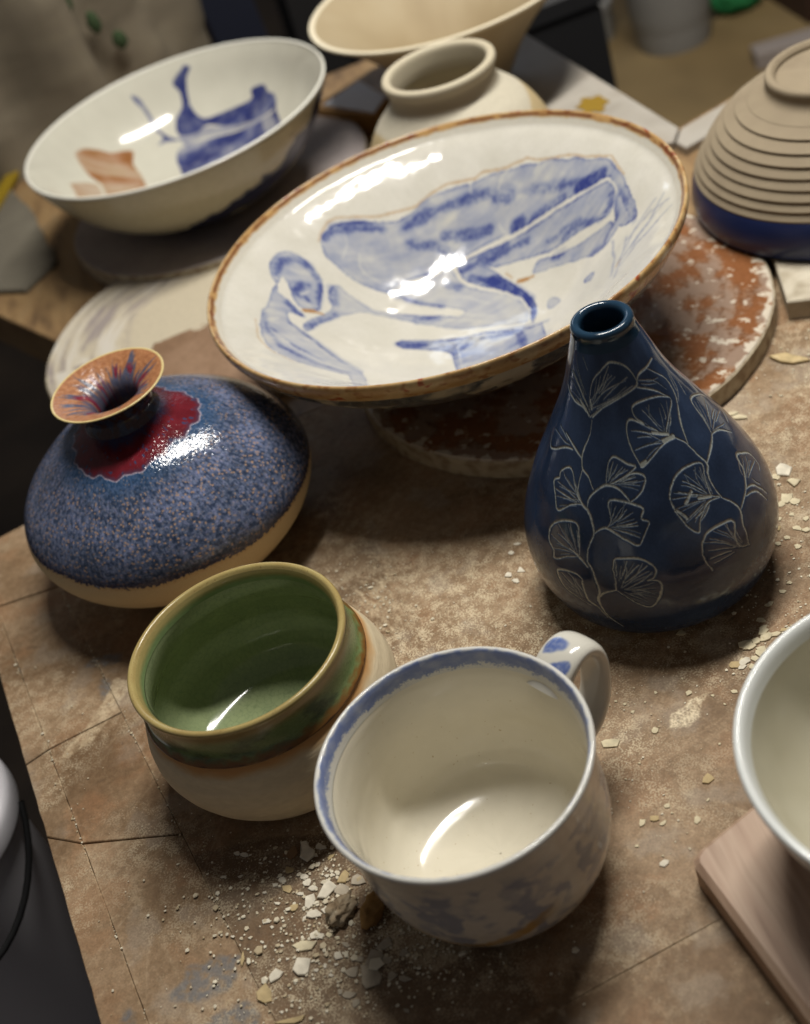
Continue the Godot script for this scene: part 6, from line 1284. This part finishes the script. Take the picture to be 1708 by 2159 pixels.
func build_scraps():
	var tone := {"w": rgb(222, 213, 193), "c": rgb(212, 199, 166), "t": rgb(190, 168, 124), "b": rgb(134, 104, 72), "g": rgb(176, 164, 144)}
	var words := {"w": "white", "c": "cream", "t": "tan", "b": "brown", "g": "greyish"}
	var mats := {}
	for k in tone:
		var c: Color = tone[k]
		mats[k] = bumpy(tri(mat("dried clay", Color.WHITE, 0.85, noise_tex(701, 0.02, 3, 128, [c * 0.86, c, c.lerp(Color.WHITE, 0.15)])), 40.0), noise_tex(703, 0.1, 3, 128), 0.01)
	for f in FLAKES:
		var a := Vector2(f[3], f[4]) * 0.00001
		var b := Vector2(f[5], f[6]) * 0.00001
		var size := (a.length() + b.length())
		var thick := clampf(size * rng.randf_range(0.07, 0.16), 0.0003, 0.0015)
		var at := Vector3(f[1] * 0.0001, 0.0003, f[2] * 0.0001)
		var o := part("clay_flake", flake_mesh(a, b, thick, rng.randi_range(5, 8) if size > 0.002 else 5), mats[f[0]])
		o.position = at
		o.rotation = Vector3(rng.randfn(0, 0.04), 0, rng.randfn(0, 0.04))
		o.position.y += size * 0.02
		var long := maxf(a.length(), b.length()) / maxf(minf(a.length(), b.length()), 1e-5)
		var build := "sliver" if long > 2.1 else "crumb" if size < 0.0032 else "flake" if size < 0.0075 else "large flake"
		var place := "on the dusty boards between the green jar and the navy vase"
		if at.x < -0.14:
			place = "on the edge strip of the worktop"
		elif at.x < -0.02 and at.z > -0.37:
			place = "in the scrap pile beside the mug"
		elif at.x > 0.1 and at.z > -0.4:
			place = "beside the grey bowl"
		elif at.x > 0.1:
			place = "on the worktop beside the wheel bat and navy vase"
		elif at.z > -0.4:
			place = "between the mug and the grey bowl"
		tag(o, "%s clay %s %s" % [words[f[0]], build, place], "clay flake", "%s clay %ss %s" % [words[f[0]], build, place])
	var ochre := tri(mat("ochre clay lump", Color.WHITE, 0.8, noise_tex(707, 0.02, 4, 128, [rgb(112, 80, 40), rgb(150, 112, 58), rgb(168, 132, 80)])), 30.0)
	var o1 := part("clay_lump", lump_mesh(Vector3(0.0078, 0.0036, 0.0042), 3, 0.35, 0.05), ochre)
	o1.position = Vector3(-0.0655, 0.0030, -0.303)
	o1.rotation.y = 0.9
	tag(o1, "ridged ochre clay lump leaning near the mug foot", "clay lump")
	var grey := tri(mat("grey brown lump", Color.WHITE, 0.8, noise_tex(709, 0.03, 4, 128, [rgb(104, 84, 60), rgb(150, 130, 102), rgb(192, 180, 156)])), 30.0)
	var o2 := part("clay_lump", lump_mesh(Vector3(0.0062, 0.0032, 0.0044), 8, 0.9), grey)
	o2.position = Vector3(-0.0775, 0.0027, -0.3075)
	o2.rotation.y = 0.6
	tag(o2, "jagged grey brown clay lump beside the ochre one", "clay lump")
	# crumbs too small to count
	var small := prism(PackedVector2Array([Vector2(-0.9, -0.5), Vector2(0.1, -1.0), Vector2(1.1, -0.3), Vector2(0.6, 0.8), Vector2(-0.5, 0.9)]), -0.4, 0.4, 0.2)
	var mm := MultiMesh.new()
	mm.transform_format = MultiMesh.TRANSFORM_3D
	mm.use_colors = true
	mm.mesh = small
	var spots := []
	var pots := [[-0.0157, -0.303, 0.036], [-0.0835, -0.400, 0.042], [0.0985, -0.4215, 0.044], [-0.1115, -0.563, 0.05], [0.1175, -0.617, 0.119]]
	var zones := [[-0.085, -0.315, 0.028, 0.024, 900, 0.00055], [-0.045, -0.285, 0.02, 0.014, 500, 0.0005], [0.02, -0.41, 0.06, 0.04, 420, 0.00024], [0.165, -0.45, 0.035, 0.06, 320, 0.0004], [0.13, -0.36, 0.014, 0.025, 180, 0.00045], [0.05, -0.33, 0.03, 0.04, 260, 0.0003], [-0.03, -0.465, 0.012, 0.02, 260, 0.0004], [-0.15, -0.43, 0.05, 0.07, 160, 0.00026], [0.22, -0.52, 0.04, 0.02, 200, 0.0004]]
	for z in zones:
		for k in z[4]:
			spots.append([rng.randfn(z[0], z[2]), rng.randfn(z[1], z[3]), z[5] * exp(rng.randfn(0, 0.45))])
	# lines of crumbs packed into the grooves along the edge strips
	for k in 520:
		var z := rng.randf_range(-570, -200)
		var x := -183.0 + 0.233 * (z + 399.0) if k % 2 else -150.0 + 0.262 * (z + 426.0)
		if sin(z * 0.11 + k % 2) + rng.randfn(0, 0.6) > 0.1:
			spots.append([(x + rng.randfn(0, 0.45)) * 0.001, z * 0.001, 0.00030 * exp(rng.randfn(0, 0.5))])
	var keep := []
	for s in spots:
		var ok: bool = s[0] > -0.177 + 0.2034 * (s[1] + 0.301) + 0.002 and s[1] < -0.12
		for p in pots:
			if Vector2(s[0] - p[0], s[1] - p[1]).length() < p[2]:
				ok = false
		if ok:
			keep.append(s)
	mm.instance_count = keep.size()
	for k in keep.size():
		var s: Array = keep[k]
		var b := Basis.from_euler(Vector3(rng.randfn(0, 0.35), rng.randf() * 6, rng.randfn(0, 0.35))).scaled(Vector3(0.8, 0.42, 0.8) * s[2] * Vector3(rng.randf_range(0.7, 1.4), 1, rng.randf_range(0.7, 1.4)))
		mm.set_instance_transform(k, Transform3D(b, Vector3(s[0], 0.0003 + s[2] * 0.4, s[1])))
		mm.set_instance_color(k, Color(0.68, 0.62, 0.48).lerp(Color(0.40, 0.31, 0.18), pow(rng.randf(), 2.0)))
	var crumbs := MultiMeshInstance3D.new()
	crumbs.multimesh = mm
	crumbs.name = "clay_crumbs"
	var cm := mat("clay crumb", Color.WHITE, 0.9)
	cm.vertex_color_use_as_albedo = true
	crumbs.material_override = cm
	add_child(crumbs)
	tag(crumbs, "fine pale clay crumbs and dust scattered over the worktop", "clay crumbs")
	crumbs.set_meta("kind", "stuff")

# ---------------------------------------------------------------- what shows behind and below

func build_surroundings():
	var boards := tri(mat("dark floor", Color.WHITE, 0.8, noise_tex(801, 0.01, 4, 256, [rgb(44, 36, 28), rgb(66, 54, 42), rgb(84, 70, 54)])), 1.2)
	var p := PackedVector2Array([Vector2(-4, -7), Vector2(4, -7), Vector2(4, 2), Vector2(-4, 2)])
	structure("floor", prism(p, -0.80, -0.72, 0.0), boards)
	# canvas sack standing on the bench
	var st := SurfaceTool.new()
	st.begin(Mesh.PRIMITIVE_TRIANGLES)
	var noise := FastNoiseLite.new()
	noise.seed = 12
	noise.frequency = 1.0
	var nu := 96
	var nv := 40
	for j in nv + 1:
		var v := float(j) / nv
		for i in nu + 1:
			var a := TAU * (i % nu) / nu
			var fold := 0.09 * sin(a * 7.0 + v * 1.5) + 0.07 * sin(a * 13.0 - v * 2.0 + 1.0) + 0.10 * noise.get_noise_3d(cos(a) * 1.6, v * 2.0, sin(a) * 1.6)
			var r := (1.0 + fold) * (1.0 - 0.30 * v + 0.10 * sin(v * PI)) * (1.06 - 0.06 * v)
			st.set_uv(Vector2(float(i) / nu, v))
			st.add_vertex(Vector3(cos(a) * 0.19 * r, v * 0.34, sin(a) * 0.115 * r))
	for j in nv:
		for i in nu:
			var a := j * (nu + 1) + i
			var b := a + nu + 1
			for q in [a, a + 1, b, a + 1, b + 1, b]:
				st.add_index(q)
	st.generate_normals()
	var sack := thing("canvas_sack", "beige canvas sack with small green prints standing behind the painted bowl", "sack", Vector3(-0.235, 0.0, -1.275))
	var weave := mat("beige canvas", Color.WHITE, 0.9, noise_tex(811, 0.02, 4, 256, [rgb(104, 95, 79), rgb(114, 104, 87), rgb(122, 112, 93)]))
	weave.uv1_scale = Vector3(3, 2, 1)
	part("cloth", st.commit(), weave, sack)
	var green := mat("green print", rgb(52, 70, 40), 0.9)
	for s in [[0.138, 0.092, 0.088, 0.007, 0.012], [0.152, 0.068, 0.078, 0.008, 0.010], [0.124, 0.118, 0.094, 0.006, 0.013]]:
		part("leaf_print", lump_mesh(Vector3(s[3] * 0.8, s[4] * 0.8, 0.003), 4, 0.3), green, sack, Vector3(s[0], s[1], s[2]))
	# cloth spread on the bench at the left
	var cloth := PackedVector2Array()
	for v in [Vector2(-330, -1150), Vector2(-225, -1160), Vector2(-196, -1060), Vector2(-178, -960), Vector2(-196, -870), Vector2(-330, -1075)]:
		cloth.append(v * 0.001)
	var rag := prism(ragged([Vector2(-322, -1150), Vector2(-222, -1150), Vector2(-196, -1060), Vector2(-179, -958), Vector2(-205, -930), Vector2(-250, -960), Vector2(-322, -1075)], 0.02, 0.002), 0.0, 0.004, 0.001)
	tag(part("folded_cloth", rag, tri(mat("grey beige cloth", Color.WHITE, 0.9, noise_tex(813, 0.02, 4, 128, [rgb(96, 90, 78), rgb(112, 106, 92)])), 8.0)), "grey beige cloth lying flat at the corner of the back bench", "cloth")
	var ruler := part("yellow_ruler", box(Vector3(0.012, 0.004, 0.15), 0.0008), mat("yellow plastic", rgb(140, 116, 22), 0.5))
	ruler.position = Vector3(-0.212, 0.0045, -1.165)
	ruler.rotation.y = -0.3
	tag(ruler, "yellow ruler lying beside the canvas sack", "ruler")
	# dark folders in a row behind the bench
	var tones := [rgb(26, 26, 30), rgb(40, 26, 22), rgb(24, 28, 44), rgb(30, 28, 28), rgb(22, 26, 40), rgb(36, 24, 20), rgb(24, 24, 26)]
	for k in 7:
		var f := part("folder", box(Vector3(0.055, 0.52, 0.20), 0.002), mat("dark folder card", tones[k], 0.6))
		f.position = Vector3(-0.10 + 0.066 * k, -0.42, -1.60 + 0.012 * (k % 3))
		f.rotation.z = 0.03 * ((k % 3) - 1)
		tag(f, ["black", "dark brown", "dark navy", "charcoal", "dark blue", "dark maroon", "near black"][k] + " folder standing in the row behind the bench", "folder", "dark folders behind the bench")
	var shelf := tag(part("low_shelf", box(Vector3(0.75, 0.03, 0.5), 0.003), mat("dark shelf board", rgb(36, 30, 26), 0.8)), "dark low shelf board carrying the folders", "shelf")
	shelf.position = Vector3(0.12, -0.452, -1.62)
	var black := thing("black_crate", "tall black plastic crate standing behind the white planks", "crate", Vector3(0.285, -0.7199, -1.285))  # added box: its black stands in for the shade of an open gap
	part("shell", box(Vector3(0.12, 0.66, 0.16), 0.004), mat("black plastic", rgb(24, 24, 26), 0.6), black)
	part("lid", box(Vector3(0.126, 0.02, 0.166), 0.004), mat("black plastic lid", rgb(28, 28, 30), 0.6), black, Vector3(0, 0.6605, 0))
	# low table with tubs, beyond the white planks
	var tan := tri(mat("tan board", Color.WHITE, 0.7, noise_tex(821, 0.01, 4, 128, [rgb(120, 100, 66), rgb(146, 124, 84)])), 3.0)
	var low := thing("low_table", "low tan side table holding tubs beyond the white planks", "side table", Vector3(0.66, -0.72, -1.45))
	part("top", box(Vector3(0.52, 0.03, 0.75), 0.003), tan, low, Vector3(0, 0.39, 0))
	for q in [[-0.22, -0.33], [0.22, -0.33], [-0.22, 0.33], [0.22, 0.33]]:
		part("leg", box(Vector3(0.04, 0.39, 0.04), 0.002), tan, low, Vector3(q[0], 0.0, q[1]))
	var jug := thing("white_jug", "white plastic jug on the low table", "jug", Vector3(0.545, -0.2995, -1.60))
	part("shell", lathe(curve([0.3, 0.5, 40, 0.5, 46, 4, 50, 60, 55, 150, 58, 200], 5), 48), mat("white plastic", rgb(136, 134, 130), 0.5), jug)
	part("mouth", lathe(curve([58, 200, 60, 203, 56, 204, 54, 196, 46, 10, 0.3, 6], 4), 48), mat("white plastic", rgb(136, 134, 130), 0.5), jug)
	var tub := thing("white_tub", "small white lidded tub beside the jug on the low table", "tub", Vector3(0.465, -0.2995, -1.70))
	part("shell", lathe(curve([0.3, 0.5, 30, 0.5, 33, 3, 35, 40], 4), 40), mat("tub plastic", rgb(132, 129, 122), 0.5), tub)
	part("lid", lathe(curve([35, 40, 37, 40, 37, 48, 35, 50, 0.3, 50], 3), 40), mat("tub lid", rgb(150, 147, 142), 0.5), tub)
	var sponge := part("green_sponge", lump_mesh(Vector3(0.035, 0.022, 0.03), 21, 0.3), mat("green sponge", rgb(34, 120, 66), 0.9))
	sponge.position = Vector3(0.64, -0.279, -1.62)
	tag(sponge, "green sponge lying on the low table", "sponge")
	var crate := thing("brown_crate", "dark brown crate with an orange side on the low table", "crate", Vector3(0.76, -0.2995, -1.58))
	part("shell", box(Vector3(0.16, 0.14, 0.16), 0.003), mat("dark brown card", rgb(58, 36, 24), 0.7), crate)
	part("orange_panel", box(Vector3(0.11, 0.10, 0.003), 0.0008), mat("orange card", rgb(128, 76, 26), 0.7), crate, Vector3(-0.01, 0.01, 0.0825))
	var bar := part("pale_batten", box(Vector3(0.5, 0.02, 0.03), 0.002), mat("pale batten paint", rgb(150, 140, 134), 0.7))
	bar.position = Vector3(0.83, -0.2995, -1.40)
	bar.rotation.y = -0.2
	tag(bar, "pale batten lying in front of the brown crate", "batten")
	# tub on a stool and timbers below the worktop's open edge
	var timber0 := tri(mat("stool wood", Color.WHITE, 0.8, noise_tex(833, 0.012, 4, 128, [rgb(58, 44, 32), rgb(82, 64, 46)])), 3.0)
	var stool := thing("stool", "dark wooden stool beside the worktop edge", "stool", Vector3(-0.30, -0.72, -0.47))
	part("seat", prism(circle(0.13, 48), 0.475, 0.5, 0.003), timber0, stool)
	for q in [[-0.08, -0.08], [0.08, -0.08], [-0.08, 0.08], [0.08, 0.08]]:
		part("leg", box(Vector3(0.028, 0.475, 0.028), 0.002), timber0, stool, Vector3(q[0], 0, q[1]))
	var bucket := thing("white_tub", "white plastic tub with wire handle on the stool below the worktop edge", "tub", Vector3(-0.288, -0.2199, -0.474))
	var plastic := mat("bucket plastic", rgb(196, 194, 198), 0.4)
	part("shell", lathe(curve([0.3, 1, 40, 1, 44, 5, 48, 140, 50, 172], 5), 64), plastic, bucket)
	part("lid", lathe(curve([50, 172, 54.5, 173, 55, 184, 52, 188, 47, 188.5, 44, 183, 0.3, 181], 4), 64), plastic, bucket)
	var hp := PackedVector3Array()
	var hw := PackedVector2Array()
	for k in 25:
		var a := PI * k / 24.0
		hp.append(Vector3(cos(a) * 0.056, 0.175 - 0.045 * sin(a), sin(a) * 0.06))
		hw.append(Vector2(0.0018, 0.0018))
	part("handle", rod(hp, hw, Vector3(0, 0.6, 0.8).normalized(), 8), mat("dark wire", rgb(40, 40, 40), 0.4), bucket)
	var timber := tri(mat("dark timber", Color.WHITE, 0.8, noise_tex(831, 0.012, 4, 128, [rgb(40, 26, 18), rgb(62, 42, 28)])), 3.0)
	for k in 2:
		var b := part("timber", box(Vector3(0.09, 0.07, 1.1), 0.004), timber)
		b.position = [Vector3(-0.50, -0.7199, -0.78), Vector3(-0.62, -0.6495, -0.62)][k]
		b.rotation.y = [1.0, -0.55][k]
		tag(b, ["dark timber lying on the floor below the worktop", "dark timber laid across the other one on the floor"][k], "timber")

func lamp(at: Vector3, long_way: Vector3, size: Vector2, energy: float, color: Color, glow: float):
	# ceiling-hung tube fitting above the bench, out of the picture
	var t := thing("strip_lamp", "long white strip lamp hanging above the pots", "lamp", at)
	var x := long_way.normalized()
	t.basis = Basis(x, Vector3.UP.cross(x), Vector3.UP)
	t.basis = Basis(x, Vector3.UP, x.cross(Vector3.UP))
	part("housing", box(Vector3(size.x + 0.03, 0.035, size.y + 0.03), 0.004), mat("white enamel housing", rgb(200, 200, 196), 0.5), t, Vector3(0, 0.008, 0))
	var d := mat("lamp diffuser", Color.WHITE, 0.6)
	d.emission_enabled = true
	d.emission = color
	d.emission_energy_multiplier = glow
	part("diffuser", box(Vector3(size.x, 0.005, size.y), 0.0), d, t, Vector3(0, 0.001, 0))
	area_light("strip_lamp_light", t, Transform3D(Basis(Vector3.RIGHT, -PI / 2), Vector3(0, -0.004, 0)), size, energy, color)

func area_light(called: String, parent: Node3D, where: Transform3D, size: Vector2, energy: float, color: Color):
	var l := AreaLight3D.new()
	l.name = called
	l.area_size = size
	l.light_energy = energy
	l.light_color = color
	l.area_range = 12.0
	l.area_attenuation = 2.0
	l.shadow_enabled = true
	parent.add_child(l)
	l.transform = where

func window(at: Vector3, size: Vector2, energy: float, color: Color, glow: float):
	# the workshop window behind the benches, above the picture
	var t := thing("window", "cool daylight window behind the benches", "window", at)
	var frame := mat("window frame paint", rgb(190, 186, 178), 0.5)
	for s in [-1, 1]:
		part("frame", box(Vector3(0.05, size.y + 0.1, 0.05), 0.003), frame, t, Vector3(s * (size.x + 0.05) / 2, -size.y / 2 - 0.05, 0))
		part("frame", box(Vector3(size.x, 0.05, 0.05), 0.003), frame, t, Vector3(0, s * (size.y + 0.05) / 2 - 0.025, 0))
	part("glazing_bar", box(Vector3(0.03, size.y, 0.03), 0.003), frame, t, Vector3(0, -size.y / 2, 0.012))
	var d := mat("window daylight", Color.WHITE, 0.6)
	d.emission_enabled = true
	d.emission = color
	d.emission_energy_multiplier = glow
	part("pane", box(Vector3(size.x, size.y, 0.006), 0.0), d, t, Vector3(0, -size.y / 2, -0.006))
	for s in [-1, 1]:
		area_light("window_light", t, Transform3D(Basis(Vector3.UP, PI), Vector3(s * (size.x / 4 + 0.008), 0, 0.004)), Vector2(size.x / 2 - 0.02, size.y), energy * 0.5, color)

var results := {}
var lock := Mutex.new()

func keep_result(f: Callable):
	var r = f.call()
	lock.lock()
	results[f.get_method()] = r
	lock.unlock()

func squat_profile() -> PackedVector2Array:
	return curve([44, 0.2, 47, 1.6, 57.5, 10, 67.5, 20, 73.6, 30, 75.9, 40, 73.6, 50, 67, 60, 55, 70.5, 42, 79.5, 27, 86.2, 19.5, 89.2], 8)

func squat_pictures() -> Array:
	return reactive_pictures(squat_profile())

func _ready():
	rng.seed = 20
	# camera: solved from the rims of the pots; the lens is tilted about its axis
	var cam := Camera3D.new()
	cam.name = "camera"
	cam.fov = 42.46
	cam.near = 0.02
	cam.far = 30.0
	cam.transform = Transform3D(Basis(Vector3.RIGHT, deg_to_rad(-38.794)) * Basis(Vector3.BACK, deg_to_rad(-21.224)), Vector3(0, 0.42, 0))
	var optics := CameraAttributesPhysical.new()
	optics.frustum_focal_length = 30.888
	optics.frustum_focus_distance = 0.545
	optics.exposure_aperture = 5.0
	cam.attributes = optics
	cam.current = true
	add_child(cam)
	var env := Environment.new()
	env.background_mode = Environment.BG_COLOR
	env.background_color = Color(0.50, 0.49, 0.49)
	env.background_energy_multiplier = 0.37
	env.tonemap_mode = Environment.TONE_MAPPER_LINEAR
	env.tonemap_exposure = 1.0
	env.sdfgi_enabled = true
	env.ssao_enabled = true
	env.ssil_enabled = true
	var world := WorldEnvironment.new()
	world.environment = env
	world.name = "world"
	add_child(world)
	lamp(Vector3(0.30, 1.0, -0.74), Vector3(0.9, 0, -0.40), Vector2(0.62, 0.06), 1.5, Color(1.0, 0.985, 0.955), 4.0)
	window(Vector3(0.08, 1.15, -2.7), Vector2(0.7, 0.5), 0.22, Color(0.86, 0.92, 1.0), 0.7)
	var jobs := []
	for f in [worktop_pictures, figure_picture, carved_pictures, squat_pictures]:
		jobs.append(WorkerThreadPool.add_task(keep_result.bind(f)))
	build_surroundings()
	build_bench()
	build_boards()
	build_bats()
	build_green_jar()
	build_mug()
	build_grey_bowl()
	build_back_pots()
	build_swimmer_bowl()
	for j in jobs:
		WorkerThreadPool.wait_for_task_completion(j)
	build_worktop()
	build_wide_bowl()
	build_squat_vase()
	build_bottle()
	build_scraps()
